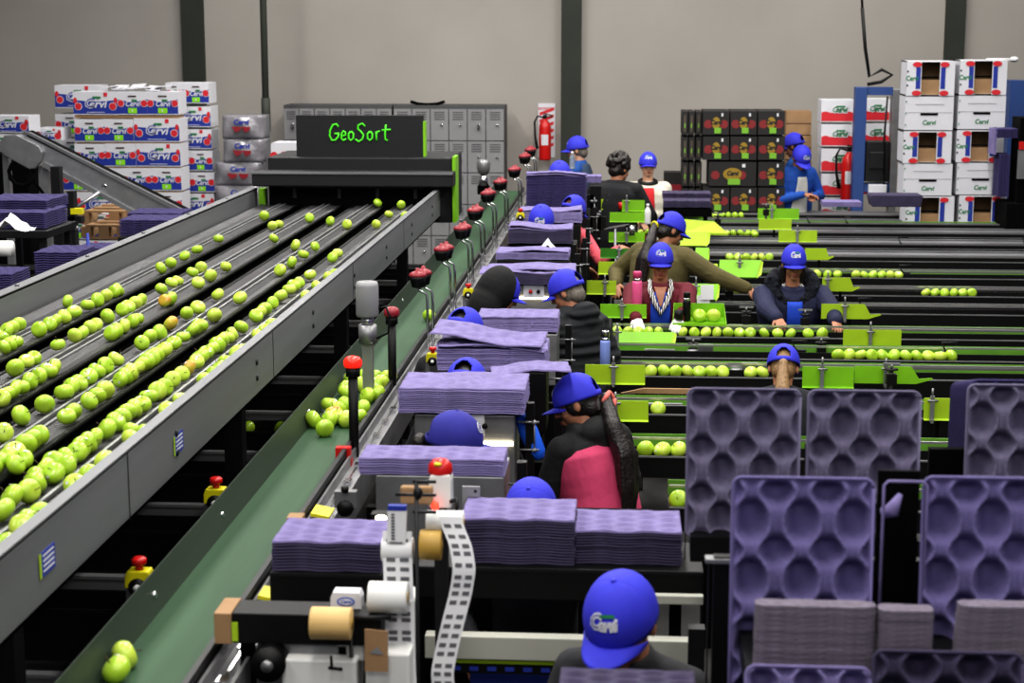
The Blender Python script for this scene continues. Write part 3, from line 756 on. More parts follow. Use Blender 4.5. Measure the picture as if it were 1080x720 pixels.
# ------------------------------------------------------------------ lamp posts along the belt
def lamp(px, py, Y, zb, label, lit):
    p = W(px, py, Y)
    r = empty('warning_lamp_post', (p.x, p.y, zb), 0, label, 'lamp post', 'red lamp posts along the green belt'); h = p.z-zb
    b = MB(); b.cyl((0,0,0), (0,0,h-.05), .021, 14); b.cyl((0,0,h-.06), (0,0,h-.02), .031, 14); b.build('post', 'black', r)
    b = MB(); b.lathe([(.036,h-.02),(.04,h-.01),(.04,h+.008),(.03,h+.022),(.012,h+.028)], n=16); b.build('lamp', 'redglow' if lit else 'dred', r)
    b = MB(); b.box((0,0,.01), (.08,.08,.02)); b.build('base', 'dark', r)
lamp(372, 382, 7.1, 1.2, 'black post with a glowing red lamp on top, nearest of the row', True)
lamp(413, 329, 8.4, 1.2, 'black post with a red lamp on top, second of the row', False)
def domes(px, py, Y, n, label):
    p = W(px, py, Y)
    r = empty('signal_rod', (p.x, p.y, 1.0), 0, label, 'signal lamp', 'red domed signals on thin rods'); h = p.z-1.0
    for k in range(2):
        dx = -.008+.02*k; dy = .1*k
        b = MB(); b.lathe([(.012,h-.075),(.034,h-.07),(.046,h-.025),(.05,h-.008),(.0,h-.006)], c=(dx,dy,0), n=14); cup = b.build('lamp_cup', 'black', r)
        b = MB(); b.lathe([(.05,h-.008),(.053,h+.0),(.046,h+.012),(.026,h+.022),(.014,h+.026),(.012,h+.04),(.003,h+.042)], c=(dx,dy,0), n=14); b.build('dome', 'dred', cup)
        b = MB(); b.tube([(dx,dy,h-.07),(dx+.012,dy,h-.09),(dx+.05,dy,h-.11),(dx+.055,dy,h-.16),(dx+.055,dy,0)], .008, 8); b.build('rod', 'chrome', r)
wd = ['third','fourth','fifth','sixth','seventh','eighth','ninth','tenth','eleventh']
for k, (px, py, Y) in enumerate([(445,290,9.7),(470,263,10.85),(490,241,12.0),(503.5,222,13.1),(517,204,14.2),(530,192,15.3),(545,179,16.4),(556,165,17.5),(562,158,18.4)]):
    domes(px-3, py, Y, 2, 'pair of dark red domed signals on thin rods, %s signal up the belt' % wd[k])
# grey sensor by the sorter rail
p = W(387, 297, 8.1)
r = empty('motor_unit', (p.x, p.y, 1.0), 0, 'pale grey upright motor can on a bracket between the sorter rail and the belt', 'motor'); h = p.z-1.0
b = MB(); b.lathe([(.0,h-.17),(.05,h-.17),(.056,h-.16),(.056,h-.02),(.05,h),(.0,h)], n=18); b.build('housing', 'grey', r)
b = MB(); b.cyl((0,0,h-.21), (0,0,h-.17), .03, 12); b.build('neck', 'chrome', r)
b = MB(); b.cyl((0,0,h-.30), (0,0,h-.21), .045, 12); b.box((0,0,(h-.3)/2), (.05,.05,h-.3)); b.build('gearbox', 'steel', r)
b = MB(); b.tube([(.05,0,h-.13),(.09,0,h-.12),(.11,0,h-.17),(.1,0,h-.25),(.04,0,h-.28)], .006, 6); b.build('cable', 'black', r)
p = W(510, 168, 19.6)
r = empty('camera_unit', (p.x, p.y, 1.0), 0, 'small silver scanning head on a stem in front of the lockers', 'sensor'); h = p.z-1.0
b = MB(); b.lathe([(.0,h-.17),(.05,h-.17),(.075,h-.12),(.08,h-.04),(.06,h),(.0,h)], n=14); b.build('head', 'steel', r)
b = MB(); b.lathe([(.0,h-.3),(.06,h-.3),(.05,h-.22),(.03,h-.17)], n=12); b.build('collar', 'chrome', r)
b = MB(); b.cyl((0,0,0), (0,0,h-.3), .035, 10); b.bx(-.07,.07,-.03,.03,h-.4,h-.3); b.build('stem', 'blackm', r)

# yellow stop buttons between rail and belt
def stop(px, py, Y, label, sc=1.0):
    p = W(px, py, Y)
    r = empty('emergency_stop', (p.x, p.y, p.z), 0, label, 'stop button'); r.scale = (sc,)*3
    b = MB(); b.prism([(-.045,-.06),(.045,-.06),(.045,-.02),(.036,.0),(-.036,.0),(-.045,-.02)], -.03, .03); b.build('housing', 'yellow', r, .004)
    b = MB(); b.cyl((0,0,0), (0,0,.02), .014, 10); b.build('neck', 'red', r)
    b = MB(); b.lathe([(.016,.015),(.026,.02),(.026,.036),(.02,.042),(.0,.043)], n=14); b.build('button', 'red', r)
    b = MB(); b.cyl((0,-.03,-.055), (0,-.034,-.055), .032, 16); dk = b.build('dark_disc', 'black', r)
    b = MB(); b.cyl((0,-.034,-.055), (0,-.045,-.055), .012, 12); b.build('key_switch', 'white', dk)
    b = MB(); b.bx(-.05, -.02, .0, .03, -.32, -.05); b.build('bracket', 'rail', r)
stop(228, 514, 6.45, 'yellow box with red stop button in the gap under the sorter rail, farther one')
stop(147, 600, 5.45, 'yellow box with red stop button in the gap under the sorter rail, nearer one')
for px, py, Y, t in ((456.5,372,8.6,'beside the warped tray stack'), (494,304,10.9,'behind the black hooded worker'), (528,266,12.6,'beside the tray stack holding a tissue'), (549,224,14.0,'near the cap with pale badge, far end')):
    stop(px, py, Y, 'small yellow red stop box on belt edge %s' % t, .75)
# red plastic clamp by the second post
p = WZ(363, 478, 1.34); 
r = empty('red_clamp', (p.x, p.y, 1.3), 0, 'red plastic clamp with a dark lever at the belt edge by the glowing lamp', 'clamp')
b = MB(); b.bx(-.035,.03,-.02,.02,.0,.07); b.bx(.0,.035,-.02,.02,-.06,.02); b.build('jaw', 'red', r, .004)
b = MB(); b.tube([(0,-.01,.03),(-.05,-.25,-.03),(-.08,-.5,-.05)], .012, 8); b.build('lever', 'black', r)
p = WZ(232, 300, 1.0)

# ================================================================== cross conveyors under and right of the belts
LANES = [4.9, 5.9, 6.9, 7.85, 8.75, 9.7, 10.7, 11.7, 12.7, 13.7, 14.7]
for k, y in enumerate(LANES):
    r = empty('cross_conveyor', (-2.4, y, 0), 0, 'black cross conveyor in the gap under the sorter, %s from the front' % ['first','second','third','fourth','fifth','sixth','seventh','eighth','ninth','tenth','eleventh'][k], 'conveyor', 'cross conveyors under the sorter')
    b = MB(); b.bx(-.9,.88,0,.12,.93,.96); b.bx(-.9,.88,-.012,0,.80,1.0); b.bx(-.9,.88,.12,.132,.93,1.03); b.build('trough', 'dark', r)
    b = MB(); b.bx(-.9,.88,.19,.23,1.05,1.062); b.bx(-.9,.88,.2,.206,.99,1.05); b.build('rail', 'grey', r)
    b = MB(); b.bx(-.9,.88,.3,.5,.95,.98); b.bx(-.9,.88,-.02,-.012,.985,.995); b.build('guide', 'dark', r)
    for x in (.5,-.6): b = MB(); b.bx(x,x+.1,.1,.2,0,.9); b.build('leg', 'blackm', r)
for j, (px, py) in enumerate([(225,444),(261,444),(297,443),(268,492),(300,442.5),(232,443.5)]):
    if j > 3: continue
    q = WZ(px, py, 1.0); yy = min(LANES, key=lambda v: abs(v+.06-q.y)); 
    p_ = WZ(px, py, 1.0); x = p_.x*(yy+.06)/p_.y
    apple((x, yy+.06, 1.0), 'green apple peeping out of a cross conveyor under the sorter rail', 'apples under the sorter rail', sc=1.05)

def xs_for(y): return .2 if y < 8 else (-.1 if y < 16.3 else .5)
RL = [7.45, 8.37, 9.32, 10.38, 11.0, 11.78, 12.85, 13.75, 14.75, 15.85, 16.8, 17.75, 18.6, 19.5]
nm = ['nearest','second','third','fourth','fifth','sixth','seventh','eighth','ninth','tenth','eleventh','twelfth','thirteenth','farthest']
for k, y in enumerate(RL):
    xa = xs_for(y); L = 6.2-xa
    r = empty('cross_conveyor', (xa, y, 0), 0, 'long black cross conveyor with bright rail right of the packers, %s one' % nm[k], 'conveyor', 'cross conveyors right of the packers')
    b = MB(); b.bx(0,L,-.055,.055,.955,.985); b.bx(0,L,-.067,-.055,.90,1.012); b.bx(0,L,.055,.067,.955,1.03); b.build('trough', 'black', r)
    b = MB(); b.bx(0,L,-.072,-.067,1.004,1.012); b.build('lip', 'rail', r)
    b = MB(); b.bx(0,L,.10,.112,*((1.055,1.067) if y < 15 else (1.02,1.04))); b.build('rail', 'silver', r)
    if y > 11.3 or k in (3,):
        b = MB(); b.bx(0,L,.2,.215,1.02,1.035); b.build('rail', 'silver', r)
    b = MB(); b.bx(0,L,.12,.292,.93,.955); b.build('slide_plate', 'dark', r)
    if y < 12 or k in (8, 12):
        b = MB(); b.bx(0,L,.292,.298,.97,1.04); o = b.build('edge_strip', 'limestrip', r); o['label'] = 'lime green edge strip'
    if y > 15.5:
        b = MB(); b.bx(0,L,.3,.55,1.0,1.012); b.bx(0,L,.62,.66,1.0,1.02); b.build('cover_plate', 'rail', r)
    b = MB()
    x = .5
    while x < L:
        b = MB(); b.bx(x,x+.08,-.04,.2,0,.93); b.build('leg', 'blackm', r); x += 1.5
    if k % 2 == 0:
        for x in (.55+.17*k % 1.1, 1.9+.3*(k % 3), 3.2+.2*k % .9):
            b = MB(); b.box((x,.14,1.0), (.09,.05,.07)); b.tube([(x,.11,1.0+.02),(x-.03,.10,1.05),(x-.05,.10,1.1),(x+.05,.10,1.1)], .007, 6); b.build('fixing_block', 'dark', r)
    if k < 6:
        b = MB(); x = .62+.25*(k % 2); b.box((x-.14,.17,1.0),(.34,.01,.02)); b.box((x,.15,1.03), (.1,.04,.06)); b.lathe([(.0,0),(.04,0),(.04,.03),(.0,.03)], c=(x-.08,.15,.99), n=12); b.box((x-.3,.2,1.0),(.2,.03,.03)); b.build('pulley_block', 'steel', r)
def row(x0, x1, py, n, where, sc=1.0, grp=None):
    Y = 1.8*1000*2.07/(py-32); Y = min(RL, key=lambda v: abs(v-Y))
    for i in range(n):
        px = x0 + (x1-x0)*(i/(n-1) if n > 1 else 0)
        q = W(px, py, Y)
        apple((q.x+random.uniform(-.004,.004), Y+random.uniform(-.008,.008), 1.028), 'green apple in the row %s' % where, grp or 'apples in the row %s' % where, big=Y < 9, sc=sc)
row(681, 716, 477, 3, 'behind the pink-vested woman, beside the upright trays', 1.12)
row(715, 716, 531, 1, 'nearest the left upright purple tray', 1.1)
row(687, 762, 390, 7, 'right of the lilac bottle', 1.05)
row(792, 803, 389, 2, 'left of the ponytailed worker with the cap', 1.05)
row(694, 703, 433, 1, 'poking out behind the third green flap', 1.05)
row(720, 780, 349, 6, 'in front of the woman in red, by her gloved hand', 1.0)
row(791, 820, 349, 3, 'left of the hands of the woman in navy', 1.0)
row(834, 852, 348, 2, 'under the hand of the woman in navy', 1.0)
row(868, 869, 346, 1, 'alone right of the woman in navy', 1.1)
row(884, 998, 377, 11, 'of eleven in front of the right hand lanes', 1.08)
row(977, 1024, 303, 6, 'of six at far right', 1.0)
row(903, 945, 285, 6, 'right of the fur collar', 1.0)
row(862, 883, 286, 3, 'touching the fur collar on its right', 1.0)
row(770, 812, 266, 6, 'above the green trough, left of the woman in navy', 1.0)
row(778, 790, 308, 2, 'by the reaching hand of the olive jacket', 1.0)
row(766, 796, 242, 6, 'short and far, behind the olive jacket', 1.0)
row(748, 780, 219, 6, 'at the far end below the black cartons', 1.0)
row(1040, 1066, 222, 5, 'at the far right below the white cartons', 1.0)
row(637, 690, 243, 8, 'behind the steel cup among the green flaps', 1.0)
row(640, 688, 344, 6, 'under the gloved left hand of the woman in red', 1.0)
row(683, 704, 218, 3, 'in front of the boy', 1.0)
# small junction posts on the lanes
def post(px, py, Y, lab):
    p = W(px, py, Y); b = MB(); h = .07
    b.cyl((0,0,-.1),(0,0,h*.5), .012, 8, 1); b.cyl((0,0,h*.5),(0,0,h*.6), .04, 10, 0); b.cyl((0,0,h*.6),(0,0,h), .008, 8, 1); b.box((0,0,h),(.10,.012,.012),1); b.box((0,0,-.02),(.06,.06,.06),0)
    tag(b.build('adjuster_post', ['black','steel'], loc=tuple(p)), lab, 'adjuster', 'small adjuster posts on the cross lanes')
for px, py, Y, t in ((731,368,11.3,'right of the tilted green trough'),(787,334,12.1,'between the women in red and navy'),(866,367,11.3,'right of the navy coat'),(849,337,12.1,'in front of the navy coat'),(808,222,18.0,'left of the far flap, below the black cartons'),(769,308,13.2,'under the reaching arm'),(757,232,17.2,'below the dark cartons'),(940,396,10.0,'behind the upright trays')):
    post(px, py, Y, 'small black adjuster post with cross handle, %s' % t)
for j, (x0, x1, z) in enumerate([(0,3,0)]):
    pass
# ------------------------------------------------------------------ green flaps
def flap(x0, x1, y0, y1, m, lab, cx=None, kind='flat', Y=None):
    Yc = Y or 1800*1.95/((y0+y1)/2-32)
    a = W(x0, y1, Yc); c = W(x1, y0, Yc); w = c.x-a.x; h = c.z-a.z
    r = empty('sorting_chute', (a.x, Yc, a.z), 0, lab, 'green chute', 'lime green chutes on the cross lanes')
    b = MB()
    if kind == 'point':
        b.prism([(0,0),(w*.78,0),(w,h*.28),(w*.98,h*.36),(w*.82,h*.3),(w*.72,h),(0,h)], 0, .006)
    elif kind == 'fold':
        b.add([(0,.0,h*.1),(w,-.02,0),(w*.7,.12,h*.8),(0,.1,h)], [(0,1,2,3)]); b.add([(0,.0,h*.1),(w,-.02,0),(w,-.02,-.015),(0,0,h*.1-.015)], [(0,1,2,3)])
    elif kind == 'trough':
        b.add([(0,-.07,0),(w*.88,-.07,0),(w,.03,h),(w*.04,.03,h)], [(0,1,2,3)])
        b.add([(0,-.07,0),(w*.88,-.07,0),(w*.88,-.10,.018),(-.01,-.10,.018)], [(0,1,2,3)])
        b.add([(w*.88,-.07,0),(w*1.0,-.05,.03),(w*1.05,.03,h*.9),(w,.03,h)], [(0,1,2,3)], 1)
    elif kind == 'basket':
        d = .09
        b.add([(0,-d,0),(w,-d,0),(w*.97,d,h*.25),(w*.03,d,h*.25),(0,-d,.02),(w,-d,.02),(w*.97,d,h),(w*.03,d,h)], [(0,1,2,3),(2,3,7,6),(0,3,7,4),(1,2,6,5),(0,1,5,4)])
    else:
        b.prism([(0,0),(w,0),(w,h),(0,h)], 0, .006); b.add([(0,0,0),(w,0,0),(w,-.015,-.008),(0,-.015,-.008)], [(0,1,2,3)])
    pn = b.build('panel', [m, 'limey'], r); b = MB(); b.bx(w*.45, w*.45+.02, .008, .028, -a.z+.0, h*.2); b.build('support_post', 'blackm', r)
    if kind in ('trough', 'basket', 'fold'):
        sd = pn.modifiers.new('s', 'SOLIDIFY'); sd.thickness = .005
    if cx is not None:
        k = W(cx, y0, Yc).x-a.x
        b = MB(); b.box((k,-.014,h*.5), (.022,.014,h*1.25)); b.cyl((k,-.014,h*1.1),(k,-.014,h*1.5), .006, 8); b.cyl((k-.025,-.018,h*.9),(k+.03,-.018,h*.9), .006, 8); b.box((k,-.02,-.01),(.014,.03,.02)); b.build('clamp', 'steel', r)
FL = [(617,680.5,385,403,'limey','wide yellow-green chute in front of the lilac bottle',647,'flat',None),
 (640,684,423,442,'limey','yellow-green chute right of the pink-vested woman\'s cap',649,'flat',None),
 (649,711,351,370,'lime','tilted bright green trough right of the black puffer jacket',None,'trough',11.35),
 (624,647,348,364,'limey','small yellow-green chute between puffer jacket and tilted trough',651,'flat',None),
 (633,682,321,333.5,'lime','green chute under the pink bottle',656,'flat',11.95),
 (618,650,296,309,'limey','yellow-green chute left of the red cardigan',638,'flat',13.2),
 (631,649,276,288,'limey','small yellow-green chute above the one left of the red cardigan',651,'flat',14.0),
 (633,662,262,271,'limed','dark green chute below the coral sleeve',653,'flat',14.3),
 (642,680,245,254,'lime','green chute in front of the steel cup',661,'flat',15.4),
 (643,680,224,233,'lime','green chute in front of the red cup',None,'flat',16.4),
 (656,680,211,222,'lime','green chute right of the red cup',661,'flat',17.0),
 (632,645,210,220,'limey','small yellow chute left of the red cup',643,'flat',17.2),
 (646,666,208,213,'limey','yellow chute strip behind the red cup',None,'flat',17.6),
 (711,745,219,230,'lime','green chute behind the olive jacket',727,'flat',17.6),
 (722,768,233,246,'limey','folded pointed green chute above the olive shoulder',None,'fold',16.2),
 (717,748,245,259,'limey','yellow-green chute touching the olive shoulder',None,'trough',15.2),
 (733,748,262,275,'lime','small green trough behind the olive sleeve, upper',None,'trough',14.3),
 (744,757,279,291,'limey','small yellow-green trough behind the olive sleeve, lower',None,'trough',13.4),
 (729,758,300,316,'lime','green trough with paper sheets right of the red cardigan',734,'trough',12.75),
 (709,766,322,341,'lime','bright green basket tray holding a flask and two apples',None,'basket',11.95),
 (757,803,275,292,'lime','green trough left of the fur collar',780,'trough',14.2),
 (799,843,220,230,'lime','far green chute below the brown cartons, upper',814,'flat',18.4),
 (800,835,231,241,'limey','far yellow-green chute below the upper far one',None,'flat',17.6),
 (821,862,243,254,'limey','yellow-green chute above the blue cap of the woman in navy',841,'flat',16.5),
 (849,880,262,274,'limey','pointed yellow-green chute right of the navy woman\'s cap',None,'point',15.3),
 (867,908,293,307,'limey','pointed yellow-green chute right of the fur collar',873,'point',13.3),
 (866,930,321,336,'limey','pointed yellow-green chute with clamp above the right hand of the navy coat',891,'point',12.1),
 (889,951,348,365,'limey','large yellow-green chute right of the navy coat',918,'flat',11.4),
 (846,901,387,407,'lime','green chute right of the ponytailed cap',867,'flat',10.05),
 (901,985,387,404,'lime','long pointed green chute above the upright trays',934,'point',10.1),
 (974,1004,420,441,'limey','yellow-green chute between upright trays at right',983,'flat',9.1)]
for f_ in FL: flap(f_[0], f_[1], f_[2], f_[3], f_[4], f_[5], f_[6], f_[7], f_[8])
# the brown wooden slat on one lane
p = W(655, 411, 9.8); q = W(735, 411, 9.8); b = MB(); b.prism([(0,0),(q.x-p.x,0),(q.x-p.x,.03),((q.x-p.x)*.3,.03)], 0, .02)
tag(b.build('wooden_plank', 'card', loc=(p.x, 9.8, p.z-.02)), 'thin brown wooden plank on the lane below the lilac bottle', 'plank')
# far right machine corner
p = W(1062, 215, 18.4)
r = empty('packing_machine', (p.x, 18.4, 0), 0, 'dark machine corner with purple trays at the far right edge', 'machine')
b = MB(); b.bx(.0,.8,0,.6,0,p.z-.0); b.bx(.12,.9,.1,.5,p.z,p.z+.9); b.build('body', 'blackm', r)
b = MB(); b.box((.13,-.02,p.z+.42),(.09,.04,.3),0); b.box((.3,-.03,p.z+.6),(.08,.04,.12),1); b.box((.13,-.03,p.z+.62),(.08,.04,.08),1); b.build('control_panel', ['steel','red'], r)
row(1073, 1074, 207, 1, 'alone on the machine corner at the far right edge', 1.1)
bpy.data.objects[-1] if False else None
# ================================================================== moulded fruit trays
def cup(u, v, a=.061, b_=.14):
    f = math.cos(PI*u/a)*math.cos(2*PI*v/b_)
    return f
def tray_mesh(w, d, nx, ny, amp, skirt=.0065, seed=0, sag=0.0):
    rnd = random.Random(seed); b = MB(); vs = []; fs = []
    ph = rnd.random()*6
    for j in range(ny+1):
        for i in range(nx+1):
            x = -w/2+w*i/nx; y = -d/2+d*j/ny
            e = min(min(i, nx-i)/(nx*.05), min(j, ny-j)/(ny*.05), 1)
            z = -amp*max(0, cup(x, y, .0625 if w > .4 else .066, .11))*e + amp*.5*max(0, -cup(x, y, .0625 if w > .4 else .066, .11))*e
            z += sag*(math.sin(3.2*x/w*2+ph)*.5 + math.cos(2.5*y/d*2+ph)*.4 + (x/w)**2*1.2*rnd.random()*.3)
            # scalloped rim
            if i in (0, nx) or j in (0, ny): z += .0015*math.sin(40*x+33*y)
            dx = -.003*math.exp(-(y/.008)**2) if i in (0, nx) else 0; dy = -.006*(math.exp(-((abs(x)-w*.17)/.006)**2)) if j in (0, ny) else 0
            vs.append((x+dx*(1 if i else -1), y+dy*(1 if j else -1), z))
    N = nx+1
    for j in range(ny):
        for i in range(nx):
            a = j*N+i; fs.append((a, a+1, a+N+1, a+N))
    rim = [i for i in range(N)] + [j*N+nx for j in range(1, ny+1)] + [ny*N+i for i in range(nx-1, -1, -1)] + [j*N for j in range(ny-1, 0, -1)]
    o = len(vs)
    for r in rim:
        x, y, z = vs[r]; vs.append((x*1.008, y*1.008, z-skirt))
    n = len(rim)
    for k in range(n): fs.append((rim[k], o+k, o+(k+1) % n, rim[(k+1) % n]))
    b.add(vs, fs, 0, True)
    return b
def tray_me(w, d, mt, **k): return tray_mesh(w, d, 36, 24, .012, **k).mesh('tray', [mt], fixn=False)
TL = [tray_me(.50, .31, 'tray', seed=s) for s in (1, 2)]; TLW = [tray_me(.50, .31, 'tray', seed=s, sag=.016) for s in (3, 4, 5)]
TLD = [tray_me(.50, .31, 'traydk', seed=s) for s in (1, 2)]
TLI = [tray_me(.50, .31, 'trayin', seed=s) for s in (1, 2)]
TS = [tray_me(.34, .46, 'tray', seed=s) for s in (1, 2)]; TS_SHADED = [tray_me(.34, .46, 'traydk', seed=s) for s in (1, 2)]  # darker copy for stack sides: shade and soot put into the colour
def stack(px0, px1, pytop, pybot, Y, meshes, side, where, gaps=None, topmesh=None, wm=.5, pitch=.0088, tops=0, side_mesh=None, depth=None):
    """a pile of trays; the front face runs from pybot up to pytop"""
    a = W(px0, pybot, Y); c = W(px1, pytop, Y); w = c.x-a.x; h = c.z-a.z
    n = max(1, round(h/pitch)); sc = w/wm; g = 'trays in the stack %s' % where
    dd = depth or (.31 if wm == .5 else .46)
    z = a.z+.012
    for i in range(n):
        t = i == n-1
        me = random.choice(meshes)
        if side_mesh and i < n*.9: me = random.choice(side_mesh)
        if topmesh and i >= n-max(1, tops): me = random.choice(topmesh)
        o = inst('fruit_tray', me, ((a.x+c.x)/2+random.uniform(-.0025,.0025), Y+dd/2*(1 if depth else sc)+random.uniform(-.0015,.0015), z), (0, 0, random.uniform(-.006,.006)), (sc*random.uniform(.997,1.003), dd/(.31 if wm == .5 else .46)*(1 if depth else sc), 1))
        if topmesh and i >= n-max(1, tops): o.rotation_euler = (random.uniform(-.03,.03), random.uniform(-.05,.05), random.uniform(-.05,.05))
        if t: tag(o, 'topmost purple tray %s' % where, 'tray')
        else: tag(o, 'purple tray inside the stack %s' % where, 'tray', g)
        z += h/n
    return a, c
def station(px0, px1, py, Y, lab, front='steel', d=.3, slot=None, zt=None, panel=.3, plate=None):
    a = W(px0, py, Y); c = W(px1, py, Y); w = c.x-a.x; h = a.z
    r = empty('packing_station', ((a.x+c.x)/2, Y, 0), 0, lab, 'machine', 'packing stations carrying tray stacks')
    b = MB(); b.bx(-w/2, w/2, 0, d, h-panel, h-.002); b.build('cabinet', front, r, .006)
    b = MB(); b.bx(-w/2+.02, w/2-.02, .02, d-.02, .5, h-panel); b.build('base_box', 'blackm', r)
    for x in (-w/2+.03, w/2-.03):
        b = MB(); b.bx(x-.02, x+.02, .02, .06, 0, .5); b.bx(x-.02, x+.02, d-.06, d-.02, 0, .5); b.build('leg', 'dark', r)
    if slot:
        p0 = W(slot[0], slot[2], Y-.01); p1 = W(slot[1], slot[2], Y-.01); b = MB(); b.bx(p0.x-(a.x+c.x)/2, p1.x-(a.x+c.x)/2, -.014, -.003, p0.z-.007, p0.z+.007); b.build('light_slot', 'glow', r)
    if plate:
        p0 = W(plate[0], plate[3], Y-.01); p1 = W(plate[1], plate[2], Y-.01); ox = (a.x+c.x)/2
        b = MB(); b.bx(p0.x-ox, p1.x-ox, -.016, -.001, p0.z, p1.z, 0); k = b.build('switch_plate', 'cwhite', r, .004)
        b = MB(); xx = (p0.x+p1.x)/2-ox; zz = (p0.z+p1.z)/2
        b.cyl((xx-.02,-.016,zz), (xx-.02,-.03,zz), .012, 12); b.build('red_button', 'red', k)
        b = MB(); b.cyl((xx+.03,-.016,zz), (xx+.03,-.026,zz), .012, 12); b.build('dial', 'black', k)
    # chrome bracket and black post at the aisle side
    b = MB(); x = w/2+.06
    b.bx(x-.018, x+.018, .05, .09, .6, h+.04); b.build('side_post', 'black', r)
    b = MB()
    for z in (h-.04, h-.16): b.ell((x+.02, .04, z), (.012,.012,.01), 8); b.cyl((x-.05,.045,z),(x+.04,.045,z), .005, 6)
    b.cyl((x+.02,.045,h-.17),(x+.02,.045,h-.03), .004, 6)
    b.build('clamp_knobs', 'steel', r)
    return r
# nearest to farthest
station(396, 532, 500, 6.0, 'grey steel packing station under the tray stack behind the red capped dispenser', panel=.34)
stack(379, 531, 486, 501, 6.0, TL, 0, 'on the grey station behind the red lidded dispenser', depth=.2)
station(437, 543, 436, 6.98, 'steel packing station with a lit slot beside the dark blue cap', slot=(500, 541, 467.5), panel=.42, plate=(497, 511, 437, 460))
stack(420.5, 553, 411, 436, 6.95, TL, 0, 'above the dark blue cap that faces right', tops=1)
a = W(450, 401, 7.12); c = W(552, 401, 7.12)
tag(inst('fruit_tray', TLW[1], ((a.x+c.x)/2+.0, 7.14, a.z-.005), (.06,.04,.03), (.88,1,1)), 'single purple tray lying askew over the nearer flat tray stack', 'tray')
tag(inst('fruit_tray', TLW[0], (W(560,396,7.5).x, 7.45, a.z+.0), (.0,-.06,.1), (.7,.8,1)), 'purple tray sticking out to the right behind the flat tray stack', 'tray')
station(470, 576, 391, 8.0, 'dark packing station under the warped tray stack', 'black', panel=.3)
stack(461, 576, 366, 391, 8.0, TL, 0, 'with the warped top tray behind the flat stack', topmesh=TLW, tops=2)
a = W(516, 362, 8.15); 
tag(inst('fruit_tray', TLW[2], (a.x, 8.15, a.z+.045), (.02,.1,-.05), (1.08,1,1.2)), 'warped purple tray raised on the left over its stack', 'tray')
station(505, 588, 351, 9.5, 'steel packing station behind the two low blue caps', slot=None, panel=.3)
stack(503, 588, 335, 350, 9.5, TL, 0, 'behind the blue cap with a strap opening')
station(520, 600, 300, 10.9, 'steel packing station with switch plate right of the black hood', panel=.5, slot=(548, 578, 314), plate=(552, 574, 300, 314))
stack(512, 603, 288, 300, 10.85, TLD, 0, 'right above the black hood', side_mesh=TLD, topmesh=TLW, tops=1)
tag(inst('fruit_tray', TLW[0], (W(557,280,11.1).x, 11.1, W(557,281,11.1).z), (.03,-.04,.03), (1.25,1,1.2)), 'wide warped purple tray floating on the stack above the black hood', 'tray')
station(524, 600, 274, 12.0, 'black packing station under the pile with the white tissue', 'black', panel=.3)
stack(523, 600, 266, 274, 12.0, TL, 0, 'in front of the crumpled white tissue', topmesh=TLW, tops=1)
station(535, 608, 257, 13.0, 'black packing station below the badge cap', 'black', panel=.3)
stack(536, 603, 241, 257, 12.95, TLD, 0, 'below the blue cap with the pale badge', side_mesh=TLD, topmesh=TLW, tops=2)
station(548, 612, 236, 14.0, 'black packing station at the foot of the tall stack', 'black', panel=.3)
stack(547, 613, 223, 235, 14.0, TL, 0, 'directly in front of the tall stack', topmesh=TLW, tops=1)
station(553, 620, 224, 15.1, 'black packing station carrying the tall stack', 'black', panel=.3)
stack(555, 618, 183, 223, 15.1, TLI, 0, 'that stands tallest in the packing line', side_mesh=TLI, topmesh=TLW, tops=2, pitch=.0125)
stack(618, 634, 186, 193, 16.4, TS, 0, 'in the small stack right of the tall stack', wm=.34)
stack(699, 750, 204, 210, 17.3, TLD, 0, 'upper layer right of the boy', pitch=.012); stack(700, 750, 212, 219, 17.0, TLD, 0, 'lower layer right of the boy', pitch=.012)
b = MB(); a = W(700, 220, 17.0); c = W(751, 220, 17.0); b.bx(a.x, c.x, 17.0, 17.4, a.z-.08, a.z); b.bx(a.x+.03,a.x+.07,17.05,17.1,0,a.z); b.bx(c.x-.07,c.x-.03,17.3,17.35,0,a.z)
tag(b.build('tray_table', 'blackm'), 'black stand under the trays right of the boy', 'stand')
# tissue
random.seed(3)
def crumple(name, c, r, m_, lab, cat):
    b = MB(); vs = []; fs = []; n = 9
    for i in range(n):
        for j in range(n):
            u = i/(n-1)*2-1; v = j/(n-1)*2-1
            vs.append((u*r, v*r*.8, r*.9*max(0, 1-abs(u)-.3*abs(v))*random.uniform(.6, 1.1)+random.uniform(-.05,.1)*r))
    for i in range(n-1):
        for j in range(n-1): a = i*n+j; fs.append((a, a+n, a+n+1, a+1))
    b.add(vs, fs); tag(b.build(name, m_, loc=tuple(c)), lab, cat)
p = W(578, 264, 12.35); crumple('tissue', p, .09, 'paper', 'crumpled white tissue on the tray pile', 'tissue')
p = W(566, 265, 12.3); b = MB(); b.box((0,0,0), (.16,.1,.05)); tag(b.build('tissue_box', 'grey', loc=tuple(p), bevel=.005), 'grey tissue box beneath the crumpled tissue', 'box')
p = W(504, 252+4, 11.9)
